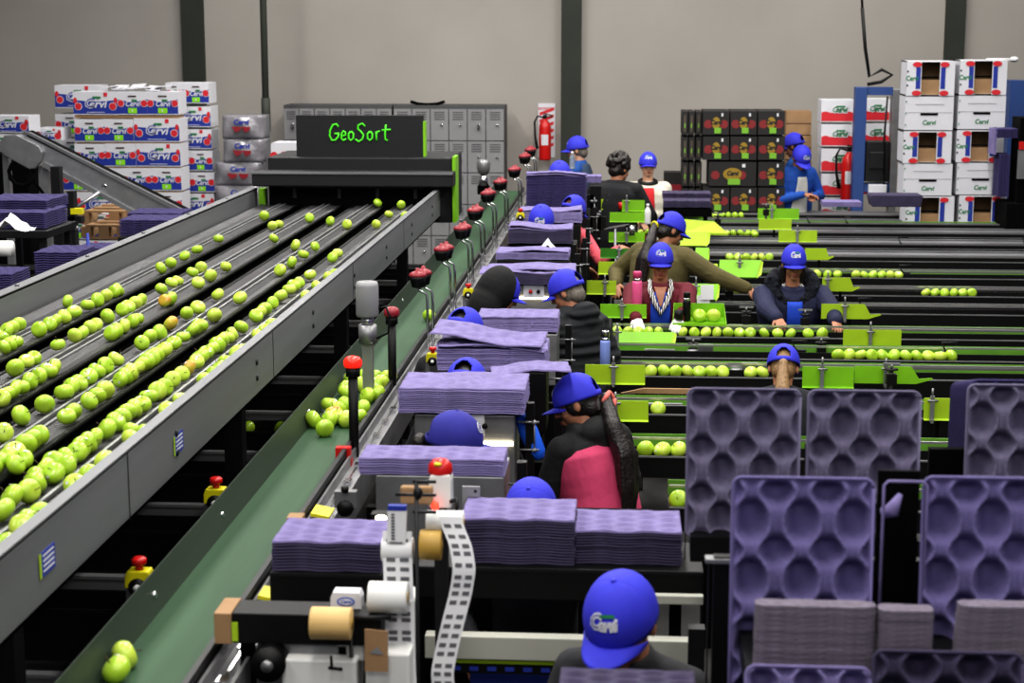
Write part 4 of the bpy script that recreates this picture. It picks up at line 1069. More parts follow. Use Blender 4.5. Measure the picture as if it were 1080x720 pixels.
# ------------------------------------------------------------------ two stacks on the near black shelf, and the left one
ZS = W(600, 599, 5.3).z
def shelf(px0, px1, py0, py1, Y, d, lab):
    a = W(px0, py1, Y); c = W(px1, py0, Y); b = MB()
    r = empty('black_shelf', (a.x, Y, 0), 0, lab, 'shelf'); w = c.x-a.x
    b.bx(0, w, 0, d, a.z, c.z); b.build('shelf_board', 'black', r, .004)
    b = MB(); b.bx(0,w,-.002,.0,c.z-.012,c.z-.002); b.build('edge', 'dark', r)
    for x in (.06, w-.1):
        b = MB(); b.bx(x,x+.04,d-.08,d-.04,0,a.z); b.build('leg', 'blackm', r)
shelf(437, 742, 603, 630, 5.28, .32, 'black shelf board carrying the two big tray stacks behind the man with the bowed cap')
stack(486, 606, 549, 598, 5.32, TS, 0, 'on the black shelf, left pile before a blue cap', wm=.34, side_mesh=TS_SHADED, pitch=.0095, depth=.25)
stack(601, 719, 562, 598, 5.34, TS, 0, 'on the black shelf, right pile by upright trays', wm=.34, side_mesh=TS_SHADED, pitch=.0095, depth=.25)
shelf(285, 402, 606, 636, 5.0, .45, 'short black shelf board under the left tray stack beside the green belt')
stack(287, 401, 573, 603, 5.02, TS, 0, 'beside the green belt, left of label strips', wm=.34, side_mesh=TS_SHADED, pitch=.0095, depth=.25)
# bottom stack before the man
stack(588, 735, 741, 775, 3.8, TS, 0, 'at the bottom edge before the bowed man', wm=.34, side_mesh=TS_SHADED, pitch=.0095, depth=.2)
b = MB(); a = W(588, 776, 3.8); c = W(735, 776, 3.8); b.bx(a.x-.03, c.x+.03, 3.79, 4.05, a.z-.03, a.z); b.bx(a.x,a.x+.04,3.82,3.86,0,a.z); b.bx(c.x-.04,c.x,3.82,3.86,0,a.z)
tag(b.build('black_stand', 'black'), 'black stand under the bottom edge tray stack', 'stand')
# rails and lit beam behind the man
def bar(px0, px1, py0, py1, Y, d, m_, name, lab, cat='rail'):
    a = W(px0, py1, Y); c = W(px1, py0, Y); b = MB(); b.bx(a.x, c.x, Y, Y+d, a.z, c.z)
    o = b.build(name, m_, bevel=.003); tag(o, lab, cat); return o
bar(690, 742, 629, 637, 5.2, .03, 'paleg', 'metal_rail', 'short pale horizontal rail right of the bowed blue cap')
bar(448, 742, 677, 694, 5.1, .05, 'paleg', 'metal_beam', 'broad grey horizontal beam behind the man with the bowed cap', 'beam')
a = W(470, 708, 5.12); c = W(640, 698, 5.12)
r = empty('slotted_strip', (a.x, 5.12, a.z), 0, 'yellow-green edged strip with blue slots below the grey beam', 'strip'); w = c.x-a.x; h = c.z-a.z
b = MB(); b.bx(0,w,0,.02,0,h); b.bx(0,w,-.004,0,h*.7,h); b.build('strip', 'limey', r)
b = MB(); b.bx(0,w,-.006,-.001,0,h*.68); pn = b.build('dark_band', 'black', r)
b = MB()
for k in range(9): b.bx(.02+k*w/9, .02+k*w/9+w/9*.5, -.009, -.006, h*.2, h*.5)
b.build('slots', 'cblue', pn)
bar(496, 600, 711, 760, 5.2, .3, 'cblue', 'blue_bin', 'dark blue bin low behind the man, at the bottom edge', 'bin')
# black panels added under the line, standing in for the dark inside
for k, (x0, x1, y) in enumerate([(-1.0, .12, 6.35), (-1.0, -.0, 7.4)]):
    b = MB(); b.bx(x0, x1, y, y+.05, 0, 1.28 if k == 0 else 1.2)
    tag(b.build('dark_backing_panel', 'blackm'), 'added matte black panel standing in for shade under the packing line, %s one' % ['nearer', 'farther'][k], 'cabinet')
# the lever machinery right of the tall stack
rp = empty('linkage_column', (W(628,230,15.6).x, 15.6, 0), 0, 'black linkage column with chrome joints right of the tall tray stack', 'machine')
b = MB(); b.bx(-.05,.05,0,.1,0,1.7); b.bx(-.16,.1,.0,.06,1.3,1.42); b.bx(-.14,-.02,.0,.06,1.5,1.62); b.build('column', 'black', rp)
b = MB()
for k in range(12): b.ell((random.uniform(-.1,.08), -.005, random.uniform(1.15,1.6)), (.018,.015,.015), 8)
b.cyl((-.01,0,1.15),(-.01,0,1.6),.006,6); b.build('joints', 'steel', rp)
# ------------------------------------------------------------------ upright purple trays (front right)
def tall_tray(w, h, seed, mt, amp=.031):
    b = MB(); nx, nz = 66, 100; vs = []; fs = []
    a = w/5.5; bb = a*2.4
    for j in range(nz+1):
        for i in range(nx+1):
            x = -w/2+w*i/nx; z = h*j/nz
            e = max(0, min(1, min(i, nx-i)/3.0-.3, min(j, nz-j)/3.0-.3))
            ph = 2*PI*(h-z-.035)/bb; sk = ph+.35*math.sin(ph)
            q = (x+a*.5)/a; kk = math.floor(q); best = None
            rr_ = sorted(((kk+m_)*a-a*.5 + .24*a*(-1)**((kk+m_+seed) % 2)*math.cos(sk)) for m_ in (-1, 0, 1, 2))
            dl = min((x-r_ for r_ in rr_ if r_ <= x), default=.001); dr = min((r_-x for r_ in rr_ if r_ > x), default=.001)
            wd = dl+dr; t = dl/wd; wide = min(1.25, wd/a)
            sp = math.sin(PI*t)
            cy = max(0, wide-.62)/.86
            dep = amp*(.75*sp**.75 + 1.5*min(1, cy*1.25)**1.6*max(0, 1-((t-.5)*2.1)**2)**.8 - .45)
            rx = min(i, nx-i)/nx*w; rz = min(j, nz-j)/nz*h; R = .02
            xx, zz = x, z
            vs.append((xx, dep*e, zz))
    N = nx+1
    R = .022
    for j in range(nz):
        for i in range(nx):
            q = j*N+i
            cx = -w/2+w*(i+.5)/nx; cz = h*(j+.5)/nz
            dx = max(0, abs(cx)-(w/2-R)); dz = max(0, abs(cz-h/2)-(h/2-R))
            if dx*dx+dz*dz > R*R: continue
            fs.append((q, q+1, q+N+1, q+N))
    b.add(vs, fs, 0, True)
    # rim bead
    c = []
    for (sx, sz, a0) in ((1,1,0),(-1,1,PI/2),(-1,-1,PI),(1,-1,1.5*PI)):
        for k in range(5):
            t = a0+PI/2*k/4; c.append(((w/2-R)*sx+R*math.cos(t), 0.0, h/2+(h/2-R)*sz+R*math.sin(t)))
    c.append(c[0]); b.tube(c, .0042, 6)
    me = b.mesh('tray', [mt], fixn=False); return me
UT = {}
def upright(px0, px1, pytop, Y, lab, mt='trayup', h=.5, lean=.06, seed=0, grp=None, rz=0):
    a = W(px0, pytop, Y); c = W(px1, pytop, Y); w = c.x-a.x
    k = (round(w, 3), mt, seed, h)
    if k not in UT: UT[k] = tall_tray(w, h, seed, mt)
    o = inst('fruit_tray', UT[k], ((a.x+c.x)/2, Y, a.z-h), (-lean, 0, rz))
    sd = o.modifiers.new('s', 'SOLIDIFY'); sd.thickness = .003
    return tag(o, lab, 'tray', grp)
upright(774, 924, 506, 4.0, 'large purple tray standing upright at front, left one of the front row', seed=0, h=.56)
upright(977, 1127, 506, 4.0, 'large purple tray standing upright at front, cut by the right picture edge', seed=0, h=.56)
upright(726, 845.5, 411, 4.95, 'dimmer purple tray standing upright behind, left one of the back row', 'traybk', seed=1, h=.45)
upright(854, 973, 413, 4.95, 'dimmer purple tray standing upright behind, middle of the back row', 'traybk', seed=1, h=.45)
upright(1023, 1142, 407, 4.95, 'dimmer purple tray standing upright behind, at the right picture edge', 'traybk', seed=0, h=.45)
for k in range(10):
    upright(1004+k*2.2, 1120+k*2.2, 400-k*.25+3, 5.42-k*.035, 'purple tray in the upright bundle behind the tray at the right picture edge' if k else 'rearmost purple tray of the upright bundle at the right picture edge', 'trayin', seed=0, h=.3, lean=0, grp=None if not k else 'upright bundle of trays at right')
# black rack that holds them
r = empty('tray_rack', (.8, 4.4, 0), 0, 'black metal rack holding the upright purple trays at front right', 'rack')
OX, OY = .8, 4.4
def rk(px0, px1, py0, py1, Y, d, name, m_):
    a = W(px0, py1, Y); c = W(px1, py0, Y); b = MB(); b.bx(a.x, c.x, Y, Y+d, a.z, c.z); pt(name, b, m_, r)
rk(746, 1180, 596, 900, 4.15, .03, 'front_panel', 'black'); rk(744, 776, 590.5, 594, 4.14, .04, 'top_edge', 'steel')
rk(745, 747, 594, 760, 4.13, .02, 'side_edge', 'dark')
rk(728, 1180, 575, 592, 4.9, .08, 'rear_bar', 'black'); rk(846, 854, 470, 590, 5.05, .03, 'divider', 'blackm'); rk(975, 1022, 474, 600, 5.1, .03, 'divider', 'blackm')
rk(722, 726, 425, 590, 5.0, .05, 'side_post', 'dark')
b = MB()
for x in (.2, 1.7):
    for y in (4.2, 5.0): b = MB(); b.bx(x, x+.05, y, y+.05, 0, 1.3); pt('leg', b, 'dark', r)
# black pocket between the two big front trays with its purple mouth
a = W(925, 700, 4.02); c = W(978, 508, 4.02)
r = empty('tray_cassette', ((a.x+c.x)/2, 4.02, a.z), 0, 'black pocket with purple rim between the two large front trays', 'cassette'); w = c.x-a.x; h = c.z-a.z
b = MB(); b.bx(-w/2, w/2, .1, .11, 0, h); b.build('back_panel', 'blackm', r)
b = MB(); b.tube([(-w/2,0,0),(-w/2,0,h-.01),(-w/2+.01,0,h),(w/2-.01,0,h),(w/2,0,h-.01),(w/2,0,0)], .004, 6); b.build('rim', 'tray', r)
b = MB(); 
b.tube([(-w*.4,.07,h-.1),(-w*.2,.06,h-.09),(0,.07,h-.05)], [.015,.02,.006], 8)
b.build('tray_edge', 'tray', r)
# grey purple bundles of trays seen on edge
def bundle(px0, px1, py0, py1, Y, d, n, lab, curve=0):
    a = W(px0, py1, Y); c = W(px1, py0, Y); w = c.x-a.x; h = c.z-a.z
    b = MB(); vs = []; fs = []; nx, nz = 20, 9
    t = h/n
    bb = MB()
    for iy, yy in enumerate((0, d)):
        for j in range(nz+1):
            for i in range(nx+1):
                x = -w/2+w*i/nx; z = t*.985*j/nz
                e = min(i, nx-i)/nx; rr = .012*max(0, 1-e*14)
                bb.v.append((x, yy+(rr if iy == 0 else -rr)+.002*math.sin(60*x)*(1 if iy == 0 else -1), z))
    N = (nx+1)*(nz+1)
    for L in (0, 1):
        for j in range(nz):
            for i in range(nx): q = L*N+j*(nx+1)+i; bb.f.append((q, q+1, q+nx+2, q+nx+1)); bb.mi.append(0); bb.sm.append(True)
    for i in range(nx):
        for j in (0, nz): q = j*(nx+1)+i; bb.f.append((q, q+1, q+1+N, q+N)); bb.mi.append(0); bb.sm.append(False)
    for j in range(nz):
        for i in (0, nx): q = j*(nx+1)+i; bb.f.append((q, q+nx+1, q+nx+1+N, q+N)); bb.mi.append(0); bb.sm.append(False)
    me = bb.mesh('tray', ['traygr'])
    for k in range(n):
        o = inst('folded_tray', me, ((a.x+c.x)/2+random.uniform(-.0006,.0006)+curve*k*.001, Y+random.uniform(-.0006,.0006), a.z+t*k))
        tag(o, lab, 'tray', lab.replace('tray in', 'trays in'))
bundle(795, 925, 641, 716, 3.72, .05, 14, 'grey lavender pulp tray in the dense pile before the left large front tray')
bundle(925.5, 986, 645, 704, 3.72, .05, 11, 'grey lavender pulp tray in the narrow pile between the large front trays')
bundle(1005, 1100, 641, 716, 3.72, .05, 14, 'grey lavender pulp tray in the dense pile at the right picture edge', curve=.6)
b = MB(); a = W(790, 720, 3.7); c = W(1110, 720, 3.7); b.bx(a.x, c.x, 3.72, 4.05, a.z-.06, a.z-.0); b.bx(a.x+.02,a.x+.06,3.8,3.84,0,a.z); b.bx(c.x-.06,c.x-.02,3.8,3.84,0,a.z)
tag(b.build('pile_shelf', 'black'), 'black shelf under the grey lavender tray piles', 'shelf')
for (x0, x1, y, mt, lab, sd) in ((928, 1090, 697, 'traydk', 'dark tray top edge at the bottom right corner', 0), (790, 926, 713, 'tray', 'purple tray top edge at the bottom, below the dense left pile', 1)):
    upright(x0, x1, y, 3.55, lab, mt, seed=sd, h=.4, lean=.25)
# ------------------------------------------------------------------ left background trays and metal chute
def bigtub(px0, py0, px1, py1, Y, d, lab, m_='traydk', n=6):
    a = W(px0, py1, Y); c = W(px1, py0, Y); w = c.x-a.x; h = c.z-a.z
    sc = w/.5; nn = max(2, round(h/.014)); z = a.z+.014
    for i in range(nn):
        o = inst('fruit_tray', random.choice(TLI), ((a.x+c.x)/2, Y+d/2, z), (0,0,random.uniform(-.01,.01)), (sc, d/.31, 1.15))
        tag(o, 'dark purple tray in the stack %s' % lab, 'tray', 'trays in the stack %s' % lab); z += h/nn
bigtub(-20, 211, 49, 222, 11.2, .45, 'at far left, upper of two below the chute head')
bigtub(-20, 224, 47, 241, 11.0, .45, 'at far left, lower of two below the chute head')
bigtub(37, 266, 82, 290, 10.2, .35, 'on the dark cart right of the far left table')
bigtub(78, 262, 126, 276, 12.2, .35, 'behind the sorter rail, flat one')
bigtub(126, 232, 178, 249, 13.2, .4, 'fanned beside the left sorter rail')
bigtub(134, 225, 190, 231, 14.0, .4, 'fanned beside the left sorter rail, farther one')
bigtub(-20, 289, 12, 306, 9.4, .3, 'at the left edge just above the sorter rail')
def table(px0, px1, py, Y, d, lab, t=.05, m_='dark'):
    a = W(px0, py, Y); c = W(px1, py, Y); w = c.x-a.x
    r = empty('work_table', (a.x, Y, 0), 0, lab, 'table')
    b = MB(); b.bx(0, w, 0, d, a.z-t, a.z); b.build('table_top', m_, r, .004)
    for x in (.03, w-.07):
        for y in (.03, d-.07): b = MB(); b.bx(x, x+.04, y, y+.04, 0, a.z-t); b.build('leg', 'dark', r)
table(-20, 50, 243, 10.9, .6, 'dark table at far left under two dark purple tray stacks')
table(30, 90, 291, 10.1, .5, 'low dark cart holding a purple tray stack at left', m_='blackm')
table(76, 130, 277, 12.1, .5, 'dark stand behind the left sorter rail')
table(124, 194, 250, 13.1, 1.4, 'dark stand holding the fanned purple trays')
table(-20, 14, 307, 9.3, .4, 'dark stand at the left picture edge')
p = W(12, 243, 10.5); crumple('white_cloth', (p.x, 10.5, p.z+.0), .13, 'paper', 'white crumpled sheet at the left edge below the purple stacks', 'cloth')
p = W(3, 262, 10.3); b = MB(); b.cyl((-.1,0,0),(.06,0,0), .05, 16); tag(b.build('white_roll', 'white', loc=tuple(p)), 'white roll end at the left picture edge', 'roll')
p = W(93, 262, 11.9); b = MB(); b.lathe([(.0,0),(.04,0),(.04,.05),(.012,.07),(.01,.16),(.0,.16)], n=12); tag(b.build('spray_bottle', 'cblue', loc=(p.x,p.y,p.z-.05)), 'small blue bottle with a pale nozzle behind the left sorter rail', 'bottle')
# stainless inclined chute
Y = 15.8
r = empty('inclined_conveyor', (W(100,190,Y).x, Y, 0), 0, 'stainless inclined conveyor chute sloping down right in front of the carton stack', 'conveyor')
OX, OY = r.location.x, Y
def P2(px, py, dy=0): q = W(px, py, Y+dy); return (q.x, q.z)
b = MB(); b.prism([P2(30,138), P2(206,226), P2(196,230), P2(27,146)][::1], Y, Y+.12); pt('belt', b, 'blackm', r)
b = MB(); b.prism([P2(24,141), P2(202,228), P2(150,226), P2(48,170)], Y-.03, Y); 
pt('side_panel', b, 'alu', r)
b = MB(); b.prism([P2(48,170), P2(152,226), P2(146,227), P2(46,175)], Y-.06, Y-.0); pt('lower_flange', b, 'rail', r)
b = MB(); b.prism([P2(24,138), P2(32,139), P2(203,225), P2(201,229)], Y-.05, Y-.0); pt('top_flange', b, 'rail', r)
b = MB(); c0 = W(25, 158, Y); pl = [P2(2,150), P2(8,142), P2(20,141), P2(44,153), P2(48,160), P2(46,170), P2(40,177), P2(34,178), P2(8,164), P2(2,158)]
b.prism(pl, Y-.08, Y-.03); pt('head_guard', b, 'steel', r, .01)
for (x0, x1) in ((40,50),(2,9)):
    a = W(x0, 175 if x0 > 9 else 160, Y); c = W(x1, 175, Y); b = MB(); b.bx(a.x, c.x, Y, Y+.08, 0, a.z); pt('leg', b, 'rail', r)
b = MB(); q = [W(61,231,Y-.1), W(105,203,Y-.1)]; b.tube(q, .018, 8); pt('brace', b, 'silver', r)
b = MB(); q = W(25,182,Y); b.tube([(q.x+.12*math.cos(t), Y-.06, q.z+.12*math.sin(t)) for t in [k*.6 for k in range(11)]], .02, 8); q = W(28,175,Y); b.tube([(q.x,Y-.05,q.z+.1),(q.x+.05,Y-.05,q.z-.1),(q.x+.2,Y-.05,q.z-.3)], .015, 8); pt('cable_coil', b, 'blackm', r)
b = MB(); q = W(110,196,Y-.031); b.ell((q.x,q.y,q.z), (.03,.006,.02), 10); q = W(137,211,Y-.031); pt('chrome_oval', b, 'chrome', r)  # small flat chrome oval on the side panel
r = empty('control_frame', (W(57,215,14.9).x, 14.9, 0), 0, 'black upright control frame under the inclined chute', 'machine')
b = MB(); b.bx(-.02,.06,0,.1,0,W(57,176,14.9).z); b.bx(.12,.18,0,.1,0,W(57,190,14.9).z-.1); b.bx(-.14,.24,0,.1,W(57,232,14.9).z-.03,W(57,232,14.9).z+.03); b.build('frame', 'dark', r)
b = MB(); 
for k in range(5): b.ell((-.08+.07*k,-.02,W(57,240+3*(k%2),14.9).z), (.025,.02,.025), 8)
b.build('joints', 'steel', r)
b = MB(); q = W(80,222,14.9); b.bx(q.x-r.location.x-.04,q.x-r.location.x+.06,-.03,.05,q.z-.03,q.z+.02); b.build('yellow_switch', 'yellow', r)
p = W(22, 235, 12.6); b = MB(); b.bx(-.5,.55,0,.4,0,.95); b.bx(-.5,.4,.05,.35,.95,1.3)
tag(b.build('dark_machine_body', 'blackm', loc=(p.x-.1,12.6,0)), 'dark machine body at left beneath the chute', 'machine')

def pedestal(px0, px1, py, Y, d, lab, name='dark_cabinet'):
    a = W(px0, py, Y); c = W(px1, py, Y); b = MB(); b.bx(a.x, c.x, Y, Y+d, a.z-.03, a.z); b.bx(a.x+.03, c.x-.03, Y+.02, Y+d-.02, 0, a.z-.03, 1)
    tag(b.build(name, ['dark', 'blackm']), lab, 'cabinet')
pedestal(-14, 30, 160.3, 18.98, .42, 'dark base under the two cartons at the left picture edge')
# ================================================================== label printer group at the lower left front
YP = 4.6
def at(px, py, dy=0): return W(px, py, YP+dy)
# long bracket with motor
a = at(245, 678); c = at(402, 650)
r = empty('label_machine_arm', (a.x, YP, a.z), 0, 'black horizontal machine arm with a brown end block and a motor wheel at lower left', 'machine'); w = c.x-a.x; h = c.z-a.z
b = MB(); b.bx(0,w,0,.12,0,h); b.build('arm', 'black', r, .004)
b = MB(); q = at(226,648).x-a.x; b.bx(q,0,-.01,.13,.0,h+.002); b.build('end_block', 'card', r, .003)
b = MB(); q = at(247,668); b.bx(q.x-a.x-.005,q.x-a.x+.012,-.008,.0,q.z-a.z-.02,q.z-a.z+.035); b.build('marker', 'limey', r)
b = MB(); q0 = at(270,684); q1 = at(366,700); b.bx(q0.x-a.x, q1.x-a.x, .02, .12, q1.z-a.z-.2, q0.z-a.z+.01); b.build('base_casting', 'steel', r, .004)
b = MB(); q = at(282,702,-.05); b.cyl((q.x-a.x,-.05,q.z-a.z),(q.x-a.x,.02,q.z-a.z), .05, 24); mw = b.build('motor_wheel', 'black', r)
b = MB(); b.cyl((q.x-a.x,-.058,q.z-a.z),(q.x-a.x,-.05,q.z-a.z), .018, 14); b.build('hub', 'steel', mw)
b = MB(); q = at(262,700); b.bx(q.x-a.x-.03,q.x-a.x,.03,.1,-.4,-.0); q = at(256,705); b.bx(q.x-a.x+.06,q.x-a.x+.16,.06,.1,q.z-a.z-.15,q.z-a.z-.03,1); b.bx(.25,.29,.05,.09,-a.z,0); b.bx(w-.05,w-.01,.05,.09,-a.z,0); b.build('support', ['blackm','ochre'], r)
# rolls
def roll(px0, px1, pyt, pyb, m_, name, lab, dy=0, core=True, cat='roll'):
    a = at(px0, pyt, dy); c = at(px1, pyb, dy); rr = (a.z-c.z)/2; z = (a.z+c.z)/2
    b = MB(); w = c.x-a.x
    b.tube([(0,0,0),(.002,0,0),(w-.002,0,0),(w,0,0)], [rr*.96,rr,rr,rr*.96], 28, 0)
    if core: b.tube([(-.002,0,0),(w+.002,0,0)], rr*.35, 16, 1)
    tag(b.build(name, [m_, 'ochre'], loc=(a.x, YP+dy, z)), lab, cat)
    return a.x, z, rr, w
roll(328, 371, 640, 674, 'tan', 'tape_roll', 'cream tan tape roll held on the black arm at lower left', -.05)
roll(389, 430, 613, 646, 'white', 'label_roll', 'blank white label roll between the oval badge bottle and the label strip', .03)
roll(443, 466, 559, 590, 'ochre', 'tape_roll', 'ochre tape roll left of the hanging label ribbon', .12)
roll(450, 489, 538, 562, 'white', 'label_roll', 'white label roll feeding the long hanging ribbon', .16)
# bottle with oval badge
p = at(365, 646, .06); b = MB(); b.prism([(-.045,0),(.045,0),(.045,.045),(.038,.06),(-.038,.06),(-.045,.045)], 0, .05, 0)
b.disc((0,.034), .026, .014, 1, y=-.002); b.disc((0,.034), .021, .010, 0, y=-.003); put_text(b, 'Cervi', .014, 0, .034, -.004, 2, .2, .0006)
b.bx(-.03,.03,-.002,-.001,.006,.012,3)
tag(b.build('badge_box', ['cwhite','blueoval','blueoval','lime'], loc=tuple(p), bevel=0), 'small white box with a blue oval badge behind the tan tape roll', 'box')
# cardboard tag
p = at(397, 708, -.06); b = MB(); b.prism([(-.033,0),(.033,0),(.034,.12),(-.032,.125)], 0, .004, 0); b.add([(-.02,-.002,.055),(.005,-.004,.075),(.022,-.002,.05)], [(0,1,2)], 1)
tag(b.build('cardboard_tag', ['card','grey'], loc=tuple(p)), 'brown cardboard tag hanging over the white boxes at lower left', 'tag')
# thin rods
b = MB(); a = at(371, 720); c = at(370, 645); b.cyl((0,0,-.6),(0,0,c.z-a.z), .006, 8); q = at(412,651); b.cyl((0,0,c.z-a.z-.02),(q.x-a.x,0,c.z-a.z-.012), .01, 8); q = at(344, 645); b.cyl((q.x-a.x,0,c.z-a.z-.015),(0,0,c.z-a.z-.018), .006, 8)
tag(b.build('roll_holder', 'dark', loc=tuple(a)), 'dark rod stand holding the tan tape roll', 'holder')
b = MB(); a = at(440, 612, .1); c = at(438, 508, .1); b.cyl((0,0,-.9),(0,0,c.z-a.z), .006, 8)
for py in (508, 522, 540): q = at(460,py,.1); b.cyl((-.06 if py == 522 else -.01,0,q.z-a.z),(q.x-a.x,0,q.z-a.z), .005, 8)
b.ell((.005,0,at(440,530).z-a.z+.0), (.014,.014,.02), 10)
tag(b.build('roll_holder', 'dark', loc=tuple(a)), 'dark rod stand between the label column and the ochre tape roll', 'holder')
# white boxes at the bottom
def wbox(x0, y0, x1, y1, dy, lab, m_='white', d=.12, name='white_box', cat='box'):
    a = at(x0, y1, dy); c = at(x1, y0, dy); b = MB(); b.bx(0,c.x-a.x,0,d,0,c.z-a.z); tag(b.build(name, m_, loc=tuple(a), bevel=.006), lab, cat)
wbox(298, 697, 376, 760, -.03, 'wide white box at the bottom left below the motor arm')
wbox(355, 672, 384, 697, .02, 'small white block under the tan tape roll')
wbox(386, 690, 432, 760, -.02, 'white upright printer housing behind the cardboard tag', name='printer_housing', cat='printer')
wbox(420, 632, 437, 760, .08, 'narrow white column behind the label strip at lower left', name='white_column', cat='column')
p = at(350, 704, -.05); b = MB(); b.cyl((0,0,0),(-.002,0,.035), .004, 6); b.cyl((-.01,0,0),(.03,0,-.004), .005, 6); tag(b.build('small_hook', 'black', loc=tuple(p)), 'small black hook standing on the wide white box', 'hook')
# grey printer body behind
b = MB(); a = at(488, 560, .98); b.bx(0,.06,-.01,0,0,.16,0); b.cyl((.045,-.012,.145),(.045,-.01,.145), .005, 8, 1); b.cyl((.01,-.012,.02),(.01,-.01,.02), .005, 8, 1)
tag(b.build('riveted_plate', ['grey','black'], loc=tuple(a)), 'riveted grey plate on the printer body', 'plate')
wbox(422, 514, 456, 532, .2, 'brown cardboard piece on top of the printed paper', 'card', .03, 'cardboard_piece', 'cardboard')
# printed paper with blue top
p = at(418, 573, .1); b = MB(); b.prism([(-.028,0),(.026,0),(.03,.10),(-.024,.10)], 0, .02, 0); b.prism([(-.024,.098),(.03,.098),(.03,.112),(-.023,.112)], -.001, .021, 1)
for k in range(4): put_text(b, '|||II|||', .012, 0, .018+.02*k, -.002, 2, 0, .0008, .9) if False else None
for k in range(9): b.bx(-.014, -.004, -.002, -.001, .012+k*.009, .017+k*.009, 2)
b.bx(-.02,.018,-.002,-.001,.002,.005,2)
tag(b.build('printed_packet', ['paper','cblue','dgrey'], loc=tuple(p)), 'white printed packet with a blue top band left of the rod stand', 'packet')
# label ribbons: curved strips with rows of printed dark labels
def ribbon(path, w, lab, rows=2, dz=.03):
    pts = [at(x, y, dy) for x, y, dy in path]
    sm = []
    for i in range(len(pts)-1):
        for t in range(6): sm.append(pts[i].lerp(pts[i+1], t/6))
    sm.append(pts[-1])
    for _ in range(3): sm = [sm[0]]+[(sm[i-1]+sm[i]*2+sm[i+1])/4 for i in range(1, len(sm)-1)]+[sm[-1]]
    r = empty('label_ribbon', tuple(sm[0]), 0, lab, 'labels'); o = sm[0]
    b = MB(); vs = []
    for q in sm: vs += [q-o-Vector((w/2,0,0)), q-o+Vector((w/2,0,0))]
    b.add(vs, [(2*i,2*i+1,2*i+3,2*i+2) for i in range(len(sm)-1)], 0, True); acc = 0
    for i in range(len(sm)-1):
        seg = (sm[i+1]-sm[i]).length; n0 = int(acc/dz); acc += seg
        if int(acc/dz) > n0:
            d = (sm[i+1]-sm[i]).normalized(); q = sm[i]-o; nrm = Vector((0,-.0015,0))
            for s in (-1, 1):
                cx = Vector((s*w*.23,0,0)); hx = Vector((w*.15,0,0)); hz = d*.006
                b.add([q+cx-hx-hz+nrm, q+cx+hx-hz+nrm, q+cx+hx+hz+nrm, q+cx-hx+hz+nrm], [(0,1,2,3)], 1)
    b.build('paper_strip', ['paper','dgrey'], r, fixn=False)
ribbon([(475,545,.13),(478,556,.12),(486,575,.1),(490,600,.08),(486,625,.08),(478,655,.07),(471,685,.06),(466,710,.05),(470,740,.05)], .066, 'long curling white ribbon of small printed labels hanging down in front')
ribbon([(419,560,.12),(419,580,.1),(420,610,.09),(421,640,.08),(422,680,.07),(424,720,.06)], .085, 'straight white label strip with dark printed rows beside the rod stand')
roll(403, 436, 566, 592, 'paper', 'label_roll', 'white paper roll at the head of the straight label strip', .13, core=False)
# dispenser with the red lid
p = at(464, 536, .25)
r = empty('dispenser', tuple(p), 0, 'white dispenser with a glossy red domed lid in front of the flat purple trays', 'dispenser')
b = MB(); b.prism([(-.033,0),(.033,0),(.033,.085),(.028,.1),(-.028,.1),(-.033,.085)], 0, .07); b.build('body', 'white', r, .004)
b = MB(); b.lathe([(.033,.095),(.037,.105),(.035,.125),(.022,.14),(.0,.145)], c=(-.002,.035,0), n=20); ld = b.build('lid', 'red', r)
b = MB(); b.ell((-.006,.005,.133), (.012,.01,.006), 10); b.build('yellow_mark', 'yellow', ld)
b = MB(); b.ell((-.012,-.02,.014), (.012,.012,.015), 12); b.build('red_indicator', 'ledred', r)
b = MB(); b.cyl((.03,.0,.02),(.05,.0,.03), .006, 8); b.cyl((.05,0,.03),(.05,0,-.02), .006, 8); b.build('hinge', 'dark', r)
b = MB(); b.bx(-.02,.02,.02,.05,-1.55,0); b.build('pedestal', 'dark', r)
p = W(402, 546, 5.35); b = MB(); b.ell((0,0,0), (.02,.012,.01), 10); b.box((0,.03,-.0),(.07,.05,.02),1); tag(b.build('work_lamp', ['glow','black'], loc=tuple(p)), 'tiny bright lamp glowing above the left tray stack', 'lamp')
# bracket with black half disc beside the belt
p = W(364, 530, 5.9); b = MB(); b.bx(-.04,.04,0,.04,-.02,.04,0); b.cyl((0,-.01,-.02),(0,.03,-.02), .03, 18, 1); b.cyl((-.0,0,.04),(0,0,.06), .014, 10, 1)
tag(b.build('bearing_block', ['steel','black'], loc=tuple(p)), 'grey bearing block with a black half wheel beside the belt', 'bearing')
b = MB(); p = W(312, 548, 5.3); b.box((0,0,0), (.05,.06,.03)); tag(b.build('wooden_block', 'card', loc=tuple(p)), 'small brown block above the left tray stack at the belt edge', 'block')
# blue sleeve shape and green yellow bits between station and pink vest
p = W(570, 484, 7.05); q = W(549, 436, 7.1); b = MB(); b.tube([p, p.lerp(q,.15), p.lerp(q,.6), q.lerp(p,.04), q], [.02,.036,.042,.03,.012], 14)
b.v = [(v[0]-p.x, v[1]-p.y, v[2]-p.z) for v in b.v]
tag(b.build('blue_roll', 'cblue' if False else mat('bright_blue', (30,96,220), .5), loc=tuple(p)), 'bright blue tapered roll leaning between the lit station and the pink-vested woman', 'roll')
